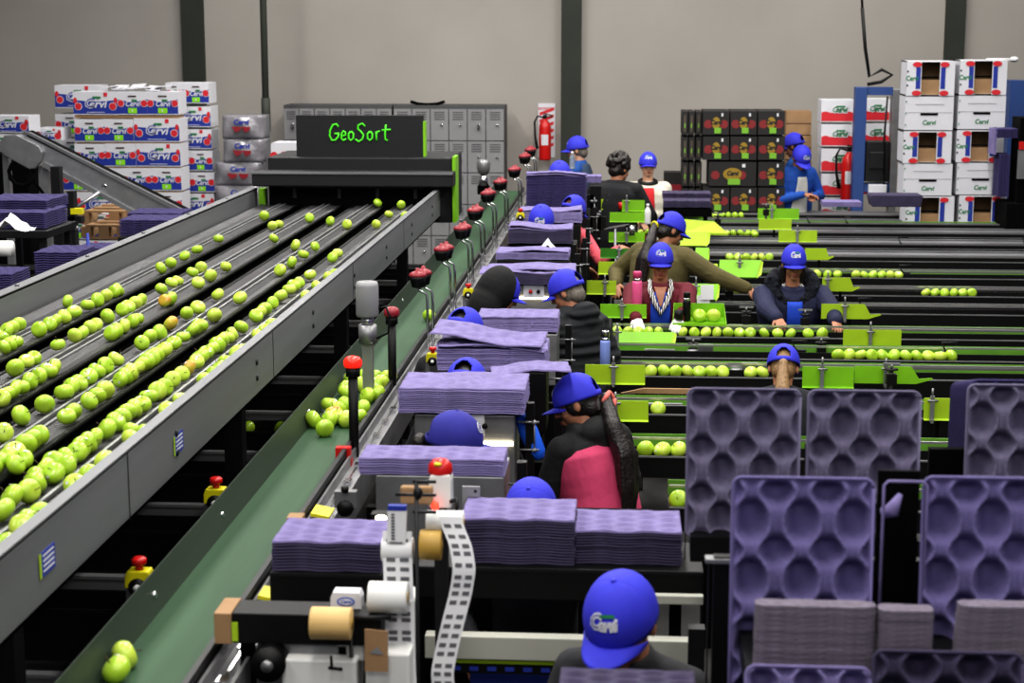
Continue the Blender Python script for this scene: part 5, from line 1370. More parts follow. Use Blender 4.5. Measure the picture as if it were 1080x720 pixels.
# ------------------------------------------------------------------ bottles and cups
def bottle(px, py, Y, s, kind, lab, cat='bottle'):
    p = W(px, py, Y); r = empty({'flask':'thermos_flask','cup':'steel_cup','clear':'plastic_bottle','mug':'plastic_mug'}[kind[0]], tuple(p), 0, lab, cat)
    r.scale = (s,)*3; c1, c2 = kind[1], kind[2]
    if kind[0] == 'flask':
        b = MB(); b.lathe([(.0,0),(.034,0),(.036,.004),(.036,.165),(.032,.18),(.0,.18)], n=20); b.build('body', c1, r)
        b = MB(); b.lathe([(.031,.18),(.031,.20),(.0,.20)], n=20); b.build('neck_ring', 'chrome', r)
        b = MB(); b.lathe([(.031,.20),(.031,.245),(.028,.25),(.0,.25)], n=20); b.build('lid', c2, r)
    elif kind[0] == 'cup':
        b = MB(); b.lathe([(.0,0),(.034,0),(.04,.11),(.036,.11),(.03,.01)], n=20); b.build('body', c1, r)
        b = MB(); b.lathe([(.041,.105),(.042,.112),(.038,.114)], n=20); b.build('rim', c2, r)
    elif kind[0] == 'mug':
        b = MB(); b.lathe([(.0,0),(.04,0),(.042,.09),(.038,.09),(.036,.01)], n=18); b.build('body', c1, r)
        b = MB(); b.tube([(-.04,0,.075),(-.065,0,.07),(-.065,0,.03),(-.04,0,.02)], .006, 8); b.build('handle', c2, r)
    else:
        b = MB(); b.lathe([(.0,0),(.034,0),(.036,.01),(.034,.07),(.037,.12),(.03,.155),(.013,.185),(.013,.2),(.0,.2)], n=18); b.build('body', c1, r)
        b = MB(); b.lathe([(.016,.19),(.016,.22),(.0,.22)], n=12); b.build('cap', c2, r)
    return r
bottle(638, 385, 10.0, .84, ('flask','pbot','chrome'), 'periwinkle blue flask with a steel cap behind the wide yellow-green chute')
bottle(671.8, 322, 12.05, .98, ('flask','pink','pinkd'), 'pink thermos flask standing on the green chute in front of the red cardigan')
bottle(724, 337, 11.95, .78, ('flask','black','black'), 'black flask with a steel ring standing in the bright green basket')
b = MB(); b.lathe([(.0,0),(.03,0),(.03,.06),(.0,.06)], n=16); p = W(716,336,11.9); tag(b.build('small_cup', 'black', loc=tuple(p)), 'small black cup left of the black flask in the basket', 'cup')
bottle(666.5, 248, 15.3, .78, ('cup','chrome','chrome'), 'steel cup behind the green chute, left of the olive jacket', 'cup')
bottle(656, 221, 17.15, .85, ('mug','red','red'), 'red mug on the far green chutes', 'mug')
bottle(603.5, 178, 15.3, .7, ('clear','clear','white'), 'clear plastic bottle standing on the tall tray stack')
bottle(683, 236, 16.8, .9, ('clear','white','white'), 'white bottle at the end of the green chutes below the black jacket')
bottle(719, 222, 17.2, .6, ('cup','pink','white'), 'small pink cup below the trays right of the boy', 'cup')
for px, t in ((737.5, 'left'), (752.5, 'right')):
    q = W(px, 338, 11.95); apple((q.x, 11.95, q.z+.035), 'green apple on the bright green basket, %s of two' % t, None, sc=1.25)
for (x0, x1, y0, y1, t) in ((739, 753, 301, 316, 'upper'), (735, 749, 312, 326, 'lower')):
    p = W(x0, y1, 12.62); q = W(x1, y0, 12.62); b = MB(); b.add([(0,0,0),(q.x-p.x,.01,0),(q.x-p.x,.03,q.z-p.z),(0,.02,q.z-p.z)], [(0,1,2,3)])
    tag(b.build('paper_sheet', 'paper', loc=tuple(p)), '%s white paper sheet hung on the green trough right of the red cardigan' % t, 'paper')
p = W(649, 242, 15.2); b = MB(); b.prism([(-.1,0),(.08,.03),(.12,.05),(-.05,.02)], 0, .03); b.cyl((0,.015,.02),(0,.015,-p.z), .012, 8); tag(b.build('steel_scoop', 'steel', loc=tuple(p)), 'flat steel plate left of the steel cup', 'plate')
bar(868, 909, 213, 218, 18.0, .25, 'tray', 'fruit_tray', 'thin purple tray lying flat in front of the far workers\' table', 'tray')
# purple tray (dark) on the far conveyors
p0 = W(918, 218, 17.9); p1 = W(974, 206, 17.9); b = MB(); w = p1.x-p0.x; h = p1.z-p0.z; b.prism([(.02,0),(w-.02,0),(w,h*.8),(w-.01,h),(.01,h),(0,h*.8)], 0, .3)
tag(b.build('fruit_tray', 'traydk', loc=tuple(p0), bevel=.01), 'thick dark purple tray pack lying at the foot of the white cartons', 'tray')
bigtub(1050, 136, 1090, 146, 18.6, .3, 'at the far right edge, top'); bigtub(1052, 163, 1066, 208, 18.6, .3, 'at the far right edge, lower block')
b = MB(); a = W(1048,163,18.6); c = W(1052,136,18.6); b.bx(a.x,c.x,18.6,18.9,a.z,c.z); tag(b.build('tray_end','tray'), 'upright purple tray edge at the far right machine', 'tray')
# rusty scissors-like metal clips
# ================================================================== people
def seg(b, p, q, r0, r1, n=12):
    b.tube([p, q], [r0, r1], n); b.ell(p, (r0*.98,)*3, 12); b.ell(q, (r1*.98,)*3, 12)
def chain(b, pts, rs, n=10):
    for i in range(len(pts)-1): seg(b, pts[i], pts[i+1], rs[i], rs[i+1], n)
def loft(b, rings, n=28, tf=None):
    vs = []; fs = []
    for (z, rx, ry, yc) in rings:
        for k in range(n):
            t = 2*PI*k/n; v = Vector((rx*math.cos(t), yc+ry*math.sin(t), z)); vs.append(tf(v) if tf else v)
    for i in range(len(rings)-1):
        for k in range(n):
            a = i*n+k; c = i*n+(k+1) % n; fs.append((a, c, c+n, a+n))
    fs.append(tuple(range(n-1, -1, -1))); fs.append(tuple((len(rings)-1)*n+k for k in range(n)))
    b.add(vs, fs, 0, True)
def hand(b, w, d, nrm, sc=1.0, curl=.35, infl=0, side=1):
    d = d.normalized(); nrm = (nrm-d*nrm.dot(d)).normalized(); s = d.cross(nrm)*side
    R = Matrix((s, d, nrm)).transposed()
    b.ell(w+d*.045*sc, (.041*sc+infl, .05*sc+infl, .017*sc+infl), 14, R=R)
    for off, L in ((.030,.066),(.010,.078),(-.010,.073),(-.030,.058)):
        p = w+d*.075*sc+s*off*sc; pts = [p]; a = curl*.5
        dd = (d+s*off*4).normalized()
        for k, f in enumerate((.45,.32,.23)):
            v = dd*math.cos(a)+nrm*math.sin(a); pts.append(pts[-1]+v*L*f*sc); a += curl
        chain(b, pts, [.0095*sc+infl,.009*sc+infl,.0082*sc+infl,.007*sc+infl], 8)
    p = w+d*.02*sc+s*.03*sc; v = (d*.65+s*.6+nrm*.3).normalized(); v2 = (d*.9+s*.15+nrm*.4).normalized()
    chain(b, [p, p+v*.035*sc, p+v*.035*sc+v2*.028*sc], [.013*sc+infl,.0105*sc+infl,.008*sc+infl], 8)
def make_cap(root, HM, cm='cap', back_open=True, logo=True, BRL=.066):
    b = MB(); n = 56; m_ = 16; C = Vector((0,.004,.124)); R = Vector((.090,.109,.112)); vs = []; fs = []
    for i in range(m_+1):
        th = math.radians(97)*i/m_
        for k in range(n):
            ph = 2*PI*k/n
            bul = 1+.02*math.exp(-((ph-PI/2)/.6)**2)*math.sin(th)**2
            seam = 1-.008*max(0, 1-abs(((ph*6/(2*PI)) % 1)-.5)*-1-.5) if False else 1
            sm_ = 1-.012*max(0, 1-abs(((ph/(PI/3)+.5) % 1)-.5)*14)
            vs.append(HM @ (C+Vector((R.x*math.sin(min(th,PI/2))*math.cos(ph)*bul*sm_, R.y*math.sin(min(th,PI/2))*math.sin(ph)*bul*sm_, R.z*math.cos(th)*sm_))))
    for i in range(m_):
        for k in range(n):
            phm = 2*PI*(k+.5)/n; thm = math.degrees(97/m_*(i+.5)*PI/180)
            dph = abs(phm-1.5*PI)
            if back_open and dph < .5 and 52+ (dph/.5)**2*26 < thm < 84: continue
            a = i*n+k; c = i*n+(k+1) % n; fs.append((a, a+n, c+n, c))
    b.add(vs, fs, 0, True); b.ell(HM @ (C+Vector((0,0,R.z))), (.008,.008,.004), 8)
    cap_ = b.build('cap', cm, root, fixn=True)
    sd = cap_.modifiers.new('s', 'SOLIDIFY'); sd.thickness = .0025
    b = MB(); vs = []; N = 24; T = 7
    for j in range(T+1):
        t = j/T
        for i in range(N+1):
            a = -1+2*i/N; ph = a*math.radians(66)
            x = R.x*math.sin(ph)*(1.0+.0*t); y = C.y+R.y*math.cos(ph)
            L = BRL*math.cos(a*PI/2*.98)**.6
            z = C.z-.013 - .020*a*a - .006*t - .004*t*t
            vs.append(HM @ Vector((x*(1-.06*t), y+L*t, z+.004)))
    fs = [(j*(N+1)+i, j*(N+1)+i+1, (j+1)*(N+1)+i+1, (j+1)*(N+1)+i) for j in range(T) for i in range(N)]
    b.add(vs, fs, 0, True); br = b.build('brim', cm, cap_); sd = br.modifiers.new('s', 'SOLIDIFY'); sd.thickness = .0035
    if logo:
        def onb(body, size, du, dv, m_, k=1.035, shear=.2, off=.0):
            v, f = text_geo(body, size, shear, off); o = []
            for p in v:
                al = (p[0]+du)/.1; th = math.radians(60)-(p[1]+dv)/.11
                o.append(HM @ (C+Vector((-R.x*math.sin(th)*math.sin(al)*k, R.y*math.sin(th)*math.cos(al)*k, R.z*math.cos(th)*k))))
            return o, f
        b = MB()
        for body, size, du, dv, mi, k, off in (('C', .05, -.030, .002, 0, 1.035, .0045), ('ervi', .036, .012, -.003, 0, 1.035, .004), ('C', .05, -.030, .002, 1, 1.045, -.0005), ('ervi', .036, .012, -.003, 2, 1.045, -.0012)):
            o, f = onb(body, size, du, dv, mi, k, .2, off); b.add(o, f, mi)
        pts = []
        for (u, v_) in ((-.012,.014),(.036,.014),(.038,.022),(-.010,.022)):
            al = u/.1; th = math.radians(60)-v_/.11; pts.append(HM @ (C+Vector((-R.x*math.sin(th)*math.sin(al)*1.05, R.y*math.sin(th)*math.cos(al)*1.05, R.z*math.cos(th)*1.05))))
        b.add(pts, [(0,1,2,3)], 3)
        lg = b.build('logo', ['cwhite', 'cblue', 'grey', 'cgreen'], cap_)
        lg['label'] = 'white embroidered emblem on the cap front'
    return cap_
def person(px, py, Y, facing, label, lean=8, pitch=20, yaw=0, jacket=(40,40,45), jm=None, skin='skin', hair='short', hairc='hairb', cap='cap', fat=1.0, puff=False, hands=None, voxel=.0095, gloves=None, panels=(), vest=None, hood=False, hoodup=False, collar=None, cname='jacket', trousers=(30,32,44), roll=0, logo=True, back_open=True, brl=.066, hs=(1.07,1.07,1.07), nk=0, elb=.7, sw=1.0):
    le = math.radians(lean); TR = Matrix.Rotation(-le, 3, 'X'); piv = Vector((0,0,.93))
    tf = lambda v: (piv+TR @ (Vector(v)-piv)) if v[2] > .93 else Vector(v)
    neck = tf((0,-.012,1.42))
    HR = TR @ Matrix.Rotation(math.radians(yaw), 3, 'Z') @ Matrix.Rotation(math.radians(roll), 3, 'Y') @ Matrix.Rotation(-math.radians(pitch), 3, 'X')
    HM = Matrix.Translation(neck) @ HR.to_4x4() @ Matrix.Translation((0,0,nk)) @ Matrix.Diagonal((hs[0], hs[1], hs[2], 1))
    pts = [HM @ Vector((0, .10*math.cos(t), .12+.113*math.sin(t))) for t in [k*.2 for k in range(-2, 18)]]
    top = max(pts, key=lambda v: v.z)
    T = W(px, py, Y); s = T.z/(top.z+.003)
    ang = math.radians(facing)
    Rz = Matrix.Rotation(ang, 3, 'Z'); o = Rz @ (Vector((top.x, top.y, 0))*s)
    root = empty('person', (T.x-o.x, T.y-o.y, 0), ang, label, 'person'); root.scale = (s,)*3
    inv = (Matrix.Translation(root.location) @ Rz.to_4x4() @ Matrix.Scale(s, 4)).inverted()
    S = [tf((-.165*sw,-.01,1.335)), tf((.165*sw,-.01,1.335))]
    arms = []
    for i, sd in enumerate((-1, 1)):
        h = hands[i] if hands and hands[i] is not None else None
        if h is None: t = Vector((sd*.17, .30, 1.0))
        elif len(h) == 3 and abs(h[0]) > 5: t = inv @ W(*h)
        else: t = Vector(h)
        sh = S[i]; L1, L2 = .275, .25; v = t-sh; D = min(v.length, L1+L2-.005)
        if v.length > D: t = sh+v.normalized()*D
        v = (t-sh); D = v.length; u = v.normalized(); a = (L1*L1-L2*L2+D*D)/(2*D); hh = math.sqrt(max(0, L1*L1-a*a))
        pole = Vector((sd*elb, -.35, -.8)); pole = (pole-u*pole.dot(u)).normalized()
        el = sh+u*a+pole*hh; arms.append((sh, el, t))
    jaw = [(0,.04,.038)]
    b = MB()
    loft(b, [(.84,.14,.10,0),(.95,.145,.10,0),(1.06,.12,.085,0),(1.2,.14,.095,0),(1.32,.14,.085,-.005),(1.38,.08,.06,-.01),(1.40,.05,.05,-.01)], tf=tf)
    seg(b, tf((0,-.012,1.34)), HM @ Vector((0,.0,.05)), .058, .055)
    Rm = HR
    b.ell(HM @ Vector((0,.012,.115)), (.073,.092,.104), 22, R=Rm)
    b.ell(HM @ Vector((0,.036,.06)), (.063,.060,.062), 18, R=Rm)
    b.ell(HM @ Vector((0,.068,.018)), (.03,.026,.022), 12, R=Rm)
    for sd in (-1, 1):
        b.ell(HM @ Vector((sd*.034,.066,.072)), (.026,.024,.028), 12, R=Rm)
        b.ell(HM @ Vector((sd*.076,.0,.092)), (.010,.018,.031), 12, R=Rm)
        b.ell(HM @ Vector((sd*.030,.086,.128)), (.022,.014,.009), 10, R=Rm)
        b.ell(HM @ Vector((sd*.012,.104,.072)), (.010,.010,.008), 8, R=Rm)
    b.tube([HM @ Vector((0,.096,.122)), HM @ Vector((0,.108,.095)), HM @ Vector((0,.120,.076))], [.008,.010,.013], 10)
    b.ell(HM @ Vector((0,.117,.076)), (.014,.012,.011), 10, R=Rm)
    b.ell(HM @ Vector((0,.09,.04)), (.026,.016,.016), 12, R=Rm)
    for i, sd in enumerate((-1, 1)):
        sh, el, w = arms[i]
        seg(b, sh, el, .045, .036); seg(b, el, w, .034, .024)
        d = (w-el).normalized(); nr = Vector((-sd*.3,.2,-1)) if d.z > -.6 else Vector((-sd,.0,.1))
        hand(b, w, d+Vector((0,0,-.25)), nr, side=-sd if d.z > -.6 else sd)
        seg(b, (sd*.085,0,.88), (sd*.092,.01,.48), .075, .05); seg(b, (sd*.092,.01,.48), (sd*.092,-.015,.09), .048, .034)
        b.ell((sd*.095,.04,.045), (.038,.11,.036), 12)
    remesh(b, 'body', skin, voxel if voxel < .009 else .009, root, smooth=2, factor=.5)
    # clothes
    f = fat; jn = jm or cloth('cloth_%d_%d_%d' % jacket + ('_puff' if puff else ''), jacket, puff)
    rings0 = [(.78,.165,.12,0),(.9,.172,.125,0),(1.0,.163,.12,0),(1.1,.163,.118,0),(1.2,.178,.122,0),(1.29,.185,.112,-.005),(1.345,.155,.098,-.01),(1.37,.115,.088,-.01),(1.39,.075,.075,-.01),(1.42,.062,.066,-.008)]
    rings = []
    if puff:
        z = .78
        def at_z(z):
            for a, c in zip(rings0, rings0[1:]):
                if a[0] <= z <= c[0]: t = (z-a[0])/(c[0]-a[0]); return [a[i]+(c[i]-a[i])*t for i in range(4)]
            return rings0[-1]
        while z < 1.42:
            q = at_z(z); k = .016*abs(math.sin(PI*z/.085)); rings.append((z, q[1]*f+k, q[2]*f+k, q[3])); z += .0135
    else: rings = [(z, rx*f, ry*f, yc) for z, rx, ry, yc in rings0]
    b = MB(); loft(b, rings, tf=tf, n=32)
    for i, sd in enumerate((-1, 1)):
        sh, el, w = arms[i]; w2 = el+(w-el)*.95
        b.ell(sh+Vector((0,0,-.008)), (.058*f,)*3, 14); seg(b, tf((sd*.05,-.012,1.375)), sh+Vector((0,0,.005)), .045, .05*f)
        if puff:
            for p, q, r0, r1 in ((sh, el, .062*f, .056*f), (el, w2, .055*f, .042*f)):
                k = 18; b.tube([p.lerp(q, t/k) for t in range(k+1)], [(r0+(r1-r0)*t/k)+.012*abs(math.sin(PI*t/4.5)) for t in range(k+1)], 14); b.ell(q, (r1,)*3, 12)
        else:
            seg(b, sh, el, .056*f, .049*f); seg(b, el, w2, .050*f, .034*f)
            for t in (.2, .5, .8):        # creases round the sleeve
                q = sh.lerp(el, t); b.ell(q, (.056*f,.056*f,.03), 10)
    if hood:
        b.ell(tf((0,-.085,1.385)), (.115,.075,.075), 16); b.ell(tf((0,-.10,1.33)), (.08,.05,.08), 14)
        for sd in (-1, 1): b.ell(tf((sd*.085,-.02,1.40)), (.045,.07,.045), 12)
    if hoodup:
        b.ell(HM @ Vector((0,-.02,.12)), (.118,.118,.145), 22, R=Rm); b.ell(HM @ Vector((0,-.05,.02)), (.12,.1,.13), 18, R=Rm)
    remesh(b, cname, jn, max(.008, voxel), root, smooth=2 if puff else 4, factor=.5)
    if vest:
        b = MB(); loft(b, [(z, rx*f+.014, ry*f+.014, yc) for z, rx, ry, yc in rings0[:6]]+[(1.36,.125*f,.105,-.012),(1.385,.09,.085,-.012)], tf=tf, n=32)
        remesh(b, 'vest', vest, .008, root, smooth=3, factor=.5)
    b = MB()
    for sd in (-1, 1): seg(b, (sd*.085,0,.86), (sd*.092,.01,.48), .096, .068); seg(b, (sd*.092,.01,.48), (sd*.092,-.015,.10), .066, .052)
    b.ell((0,0,.86), (.16,.115,.09), 16); remesh(b, 'trousers', cloth('cloth_%d_%d_%d' % trousers, trousers), .014, root, 3)
    for sd in (-1, 1):
        b = MB(); b.ell((sd*.095,.045,.045), (.045,.13,.045), 14); b.box((sd*.095,.04,.012), (.08,.25,.024)); b.build('shoe', 'black', root)
    for (nm_, m_, z0, z1, hw0, hw1, off) in panels:
        b = MB(); vs = []; nz, na = 14, 10
        def ring_at(z):
            for a, c in zip(rings0, rings0[1:]):
                if a[0] <= z <= c[0]: t = (z-a[0])/(c[0]-a[0]); return [a[i]+(c[i]-a[i])*t for i in range(4)]
            return list(rings0[-1])
        for j in range(nz+1):
            z = z0+(z1-z0)*j/nz; q = ring_at(min(z, 1.41)); hw = hw0+(hw1-hw0)*j/nz
            for i in range(na+1):
                x = hw*(-1+2*i/na); rx = q[1]*f+off; ry = q[2]*f+off+(.012 if puff else 0)
                x = max(-rx*.95, min(rx*.95, x)); vs.append(tf(Vector((x, q[3]+ry*math.sqrt(1-(x/rx)**2), z))))
        b.add(vs, [(j*(na+1)+i, j*(na+1)+i+1, (j+1)*(na+1)+i+1, (j+1)*(na+1)+i) for j in range(nz) for i in range(na)], 0, True)
        pn = b.build(nm_, m_, root); sd_ = pn.modifiers.new('s', 'SOLIDIFY'); sd_.thickness = .004; sd_.offset = 1
    if gloves:
        for i, sd in enumerate((-1, 1)):
            sh, el, w = arms[i]; d = (w-el).normalized(); nr = Vector((-sd*.3,.2,-1)) if d.z > -.6 else Vector((-sd,.0,.1))
            b = MB(); hand(b, w, d+Vector((0,0,-.25)), nr, infl=.003, side=-sd if d.z > -.6 else sd); seg(b, w-d*.04, w+d*.01, .032, .028)
            remesh(b, 'glove', gloves, .0045, root, 2, .5)
    if collar:
        b = MB(); rr_ = random.Random(5)
        for k in range(26):
            t = 2*PI*k/26; front = max(0, math.sin(t))
            c = Vector((.165*math.cos(t), -.02+.125*math.sin(t), 1.44-.14*front+.03*max(0,-math.sin(t))))
            b.ell(tf(c), (.062+rr_.uniform(-.006,.006),)*3, 10)
            for q in range(5): b.ell(tf(c+Vector((rr_.uniform(-.05,.05), rr_.uniform(-.05,.05), rr_.uniform(-.05,.055)))), (.022,)*3, 6)
        remesh(b, 'fur_collar', collar, .009, root, 1)
    # face
    b = MB()
    for sd in (-1, 1): b.ell(HM @ Vector((sd*.030,.0915,.108)), (.0135,.008,.0065), 12, R=Rm)
    ey = b.build('eyes', 'eyew', root)
    b = MB()
    for sd in (-1, 1): b.ell(HM @ Vector((sd*.030,.0975,.107)), (.0058,.003,.0058), 10, R=Rm)
    b.build('irises', 'iris', ey)
    b = MB()
    for sd in (-1, 1):
        b.tube([HM @ Vector((sd*.012,.099,.127)), HM @ Vector((sd*.03,.098,.132)), HM @ Vector((sd*.05,.084,.126))], [.003,.0038,.002], 6)
        b.tube([HM @ Vector((sd*.015,.098,.112)), HM @ Vector((sd*.03,.1005,.1155)), HM @ Vector((sd*.045,.092,.111))], [.0015,.0022,.0015], 6)
    b.build('eyebrows', 'brow', root)
    b = MB(); b.ell(HM @ Vector((0,.1035,.047)), (.022,.006,.0045), 12, R=Rm); b.ell(HM @ Vector((0,.1035,.039)), (.019,.006,.005), 12, R=Rm); b.build('lips', 'lips', root)
    # hair
    b = MB()
    if not hoodup:
        b.ell(HM @ Vector((0,-.002,.113)), (.0785,.092,.102) if cap else (.0805,.098,.109), 22, R=Rm)
        b.ell(HM @ Vector((0,-.042,.068)), (.066,.05,.058), 16, R=Rm)
        if hair in ('long', 'ponytail', 'bun'):
            for sd in (-1, 1): b.ell(HM @ Vector((sd*.062,.022,.10)), (.022,.035,.05), 12, R=Rm)
        if hair == 'ponytail' or hair == 'lowtail':
            root_ = HM @ Vector((0,-.115,.085)); 
            b.ell(root_, (.03,.03,.03), 12)
            p1 = tf((0,-.17,1.40)); p2 = tf((.01,-.20,1.27)); p3 = tf((.0,-.19,1.12)); p4 = tf((-.01,-.18,1.0))
            chain(b, [root_, p1, p2, p3, p4], [.028,.045,.052,.045,.014], 12)
            for k in range(7):
                dx = -.045+.015*k; chain(b, [p1+Vector((dx*.4,-.02,0)), p2+Vector((dx,-.03,0)), p3+Vector((dx,-.02,-.02)), p4+Vector((dx*.9,0,-.02-.01*(k % 3)))], [.012,.015,.013,.005], 7)
        if hair == 'bun': b.ell(HM @ Vector((0,-.125,.10)), (.04,.032,.038), 14, R=Rm)
        if hair == 'long':
            for sd in (-1, 1): chain(b, [HM @ Vector((sd*.06,-.03,.06)), tf((sd*.1,-.06,1.36)), tf((sd*.11,-.05,1.24))], [.035,.035,.015], 10)
        if hair == 'curly':
            rr_ = random.Random(9)
            for k in range(150):
                u = rr_.uniform(-.35, 1); t = rr_.uniform(0, 2*PI); rad = math.sqrt(1-u*u)
                v = Vector((.088*rad*math.cos(t), -.012+.095*rad*math.sin(t), .135+.10*u))
                if v.y > .06 and v.z < .16: continue
                b.ell(HM @ v, (rr_.uniform(.014,.024),)*3, 8)
        remesh(b, 'hair', hairc, .007 if hair == 'curly' else .008, root, 1 if hair == 'curly' else 2, .5)
    if cap: make_cap(root, HM, cap, back_open, logo, brl)
    return root, HM, tf
G_W = (240,240,240)
person(655, 601.5, 4.35, 158, 'man in front with bowed blue cap, badge facing the viewer, dark grey jacket', lean=14, pitch=12, hs=(1.06,1.06,1.06), yaw=0, jacket=(44,44,48), skin='skin', voxel=.006, fat=1.0, hands=((-.14,.34,.95),(.14,.34,.95)), hood=False)
person(560, 503.5, 5.75, 176, 'worker hidden to the badge of the blue cap behind the left near tray stack', lean=10, pitch=26, jacket=(32,32,40))
r, HM, tf = person(607, 392.5, 7.5, 48, 'woman in pink vest over black hooded jacket, long black ponytail, facing left away', lean=15, pitch=8, yaw=32, jacket=(20,20,22), skin='skin', hair='ponytail', voxel=.006, vest=cloth('cloth_pink_vest', (205,72,112)), hood=True, hands=((-.1,.34,1.02),(.15,.3,1.0)), logo=True, back_open=True, fat=1.22, sw=1.15)
b = MB(); c = HM @ Vector((0,-.125,.075)); b.tube([c+Vector((.034*math.cos(t), .012*math.sin(t*2), .034*math.sin(t))) for t in [k*2*PI/14 for k in range(15)]], .011, 8); b.build('hair_tie', mat('coral_cloth', (226,120,110), .8), r)
person(480, 432.5, 6.5, -88, 'worker with dark blue cap facing right, black hair bun, among the near tray stacks', lean=4, pitch=2, jacket=(22,22,26), cap='capd', hair='bun', voxel=.008)
person(492, 377, 7.62, -8, 'worker hidden to the low blue cap top with back opening between two tray stacks', lean=12, pitch=26, jacket=(30,30,36))
person(490, 323.5, 8.85, -24, 'worker with blue cap seen from behind left of the single tray stack, dark hair', lean=12, pitch=26, jacket=(26,26,30))
person(528, 284.5, 10.15, -62, 'worker under a big black hood with a blue brim poking out right', lean=8, pitch=16, jacket=(14,14,16), hoodup=True, fat=1.1, back_open=False)
person(598, 283, 10.35, 48, 'worker in black puffer jacket with blue cap facing left, seen from behind', lean=8, pitch=18, yaw=18, jacket=(28,30,34), puff=True, fat=1.12, hairc='hairg', hair='short', voxel=.008, hands=((-.2,.36,1.0),(609,373,10.3)), hood=True)
person(571, 215, 13.45, 176, 'worker with pale badge on a blue cap facing the viewer between tray stacks', lean=8, pitch=22, jacket=(30,30,36), hair='bun', voxel=.009)
r, HM, tf = person(605, 205, 14.7, -38, 'worker with blue cap, coral sleeves and black vest facing right away', lean=6, pitch=18, jacket=(232,96,110), vest=cloth('cloth_black_vest', (24,22,26)), hair='short', hairc=mat('maroon_hair', (70,30,36), .5), hands=((-.1,.4,1.0),(652,262,14.6)), voxel=.008)
person(608.5, 143, 20.0, 78, 'grey haired worker in blue jacket and blue cap facing left by the wall column', lean=4, pitch=4, jacket=(30,78,150), hairc='hairg', skin='skin3', vest=cloth('cloth_dim_blue', (48,66,90)), hands=((-.1,.35,1.05),(.1,.3,1.1)), voxel=.008)
person(590, 169, 16.6, 170, 'worker hidden to the top of a blue cap behind the tall tray stack', lean=8, pitch=24, jacket=(34,34,42))
person(654, 160.5, 17.4, -20, 'person with short curly black hair and black jacket seen from behind, no cap', lean=6, pitch=14, yaw=-20, jacket=(22,23,28), cap=None, hair='curly', fat=1.3, hands=((-.2,.3,1.05),(.25,.32,1.0)), voxel=.008, sw=1.15)
r, HM, tf = person(683.5, 160, 19.1, 184, 'boy in blue cap, cream jacket, red shirt and black neck warmer facing the viewer', lean=2, pitch=-4, brl=.05, hs=(1.08,1.05,1.12), nk=.05, jacket=(222,216,200), skin='skin3', fat=1.5, hands=((.05,.22,1.05),(.1,.2,1.0)), voxel=.007, panels=[('red_shirt', cloth('cloth_red', (200,36,44)), .8, 1.36, .075, .055, .02)], sw=1.1)
b = MB(); b.tube([tf(Vector((.085*math.cos(t), -.0+.085*math.sin(t), 1.405-.015*math.sin(t)))) for t in [k*2*PI/18 for k in range(19)]], .03, 10); b.build('neck_warmer', 'black', r)
r, HM, tf = person(707, 222.5, 13.35, -42, 'woman in olive jacket with black ponytail and blue cap reaching far to the right', lean=16, pitch=10, yaw=-22, jacket=(92,84,48), hair='ponytail', fat=1.45, sw=1.3, voxel=.007, hands=((650,300,13.3),(792,306,13.1)), back_open=True)
b = MB(); c = HM @ Vector((0,-.118,.085)); b.tube([c+Vector((.028*math.cos(t), .0, .028*math.sin(t))) for t in [k*2*PI/12 for k in range(13)]], .009, 8); b.build('hair_tie', 'yellow', r)
b = MB(); 
for sd in (-1, 1): b.ell(HM @ Vector((sd*.032,.108,.108)), (.026,.005,.018), 12, R=HM.to_3x3().normalized())
b.tube([HM @ Vector((.056,.1,.112)), HM @ Vector((.08,.0,.11))], .004, 6); b.build('glasses', 'black', r)
r, HM, tf = person(697, 255.5, 12.35, 181, 'woman in red cardigan over blue top with white gloves and blue cap, looking down', lean=8, pitch=-2, brl=.052, hs=(1.12,1.08,1.2), nk=.035, jacket=(96,14,32), skin='skin2', hair='ponytail', fat=1.45, sw=1.3, elb=1.7, voxel=.0055, gloves='white', cname='cardigan', hands=((714,343,11.84),(672,342,11.84)),
  panels=[('blue_top', 'shirtblue', .8, 1.37, .085, .075, .016), ('neck_skin', 'skin2', 1.27, 1.41, .006, .05, .024)])
sc_m = mat('zebra_scarf', (225,222,215), .8)
nt = sc_m.node_tree; wv = nt.nodes.new('ShaderNodeTexWave'); wv.inputs['Scale'].default_value = 18; wv.inputs['Distortion'].default_value = 6; tc_ = nt.nodes.new('ShaderNodeTexCoord'); cr = nt.nodes.new('ShaderNodeValToRGB'); cr.color_ramp.elements[0].position = .48; cr.color_ramp.elements[1].position = .52; cr.color_ramp.elements[0].color = (.01,.01,.01,1); cr.color_ramp.elements[1].color = (.75,.73,.7,1)
nt.links.new(tc_.outputs['Object'], wv.inputs['Vector']); nt.links.new(wv.outputs['Fac'], cr.inputs[0]); nt.links.new(cr.outputs[0], nt.nodes['Principled BSDF'].inputs['Base Color'])
b = MB(); b.tube([tf(Vector(p)) for p in ((-.08,.0,1.43),(-.085,.11,1.40),(-.05,.19,1.31),(0,.215,1.22),(.05,.19,1.31),(.085,.11,1.40),(.08,.0,1.43))], [.018,.02,.022,.02,.022,.02,.018], 10); b.build('patterned_scarf', sc_m, r)
r, HM, tf = person(838, 257, 12.4, 183, 'woman in navy coat with dark fur collar and blue cap, bending over the apples', lean=12, pitch=-4, brl=.052, hs=(1.12,1.08,1.2), nk=.06, jacket=(28,32,64), skin='skin', hair='long', fat=1.6, sw=1.4, elb=1.4, voxel=.0055, hands=((884,343,11.95),(823,341,11.9)), cname='coat', collar=mat('dark_fur', (16,20,34), .95, noise=(30,.5), bump=(70,1,.02)),
  panels=[('blue_top', 'shirtblue', .8, 1.34, .07, .06, .016)])
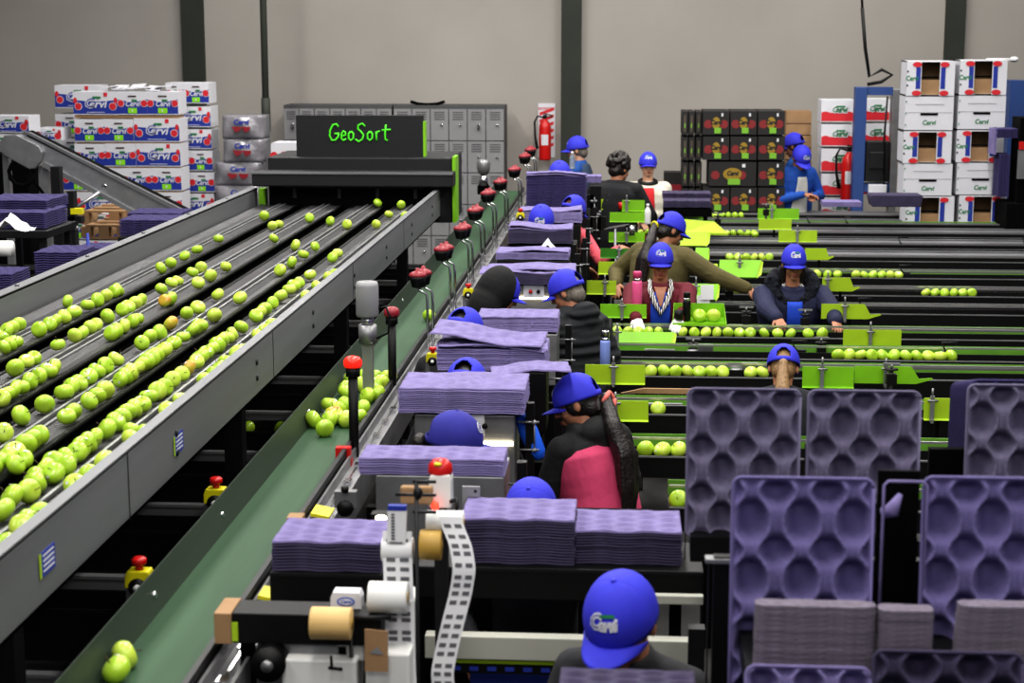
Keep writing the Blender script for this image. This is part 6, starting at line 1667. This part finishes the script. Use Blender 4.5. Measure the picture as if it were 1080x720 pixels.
b = MB(); b.tube([tf(Vector((.075*math.cos(t), .01+.095*math.sin(t), 1.40-.05*max(0,math.sin(t))))) for t in [k*2*PI/18 for k in range(19)]], .026, 10); b.build('patterned_neck_scarf', sc_m, r)
b = MB()
for sd in (-1, 1): b.tube([HM @ Vector((sd*.03+.021*math.cos(t), .107, .106+.015*math.sin(t))) for t in [k*2*PI/14 for k in range(15)]], .0016, 6)
b.build('glasses', 'black', r)
r, HM, tf = person(827, 362, 8.9, -6, 'worker with blue cap, fair ponytail and lime tie seen from behind above upright trays', lean=10, pitch=20, jacket=(38,40,46), hair='lowtail', hairc='hairl', voxel=.007, back_open=True)
b = MB(); c = HM @ Vector((0,-.125,.085)); b.ell(c, (.024,.014,.02), 12, R=HM.to_3x3().normalized()); b.build('hair_tie', 'limey', r)
person(838, 139.5, 20.9, 62, 'farther blue-clad worker with blue cap facing left behind the other near the cartons', lean=6, pitch=8, jacket=(26,84,160), fat=1.05)
r, HM, tf = person(846, 152.5, 20.0, 204, 'nearer blue-clad worker with pale apron and blue cap looking down right near the cartons', lean=12, pitch=26, jacket=(28,80,168), skin='skin2', fat=1.15, sw=1.05, panels=[('apron', cloth('cloth_pale', (205,205,200)), .8, 1.33, .12, .05, .018)], hands=((-.12,.26,1.1),(.02,.28,1.12)))
# ================================================================== light
w = bpy.data.worlds.new('world'); SC.world = w; w.use_nodes = True
w.node_tree.nodes['Background'].inputs[0].default_value = (.72,.76,.85,1); w.node_tree.nodes['Background'].inputs[1].default_value = .24
def area(x, y, z, sx, sy, e, col=(1,.97,.92), rx=0):
    l = bpy.data.lights.new('ceiling_tube_or_fill', 'AREA'); l.shape = 'RECTANGLE'; l.size = sx; l.size_y = sy; l.energy = e; l.color = col
    o = bpy.data.objects.new('ceiling_tube_or_fill', l); COL.objects.link(o); o.location = (x, y, z); o.rotation_euler = (rx, 0, 0)
for x in (-4.2, -.6, 3.2):
    for y in (2.5, 7.5, 12.5, 17.5): area(x, y, 6.4, .5, 3.0, 130 if y < 5 else 175)
for x in (-3, 3): area(x, 19.5, 6.9, 4.0, .4, 95, rx=.35)
area(.5, -.8, 5.2, 5.0, 1.0, 75, rx=1.15)  # unseen fill lamp added behind the camera to brighten faces and caps
SC.view_settings.view_transform = 'Standard'
try: SC.view_settings.look = 'Medium High Contrast'
except Exception as e: print('LOOK', e)
SC.view_settings.exposure = 0
SC.cycles.use_denoising = True
SC.cycles.max_bounces = 5; SC.cycles.diffuse_bounces = 2; SC.cycles.glossy_bounces = 3; SC.cycles.transmission_bounces = 4
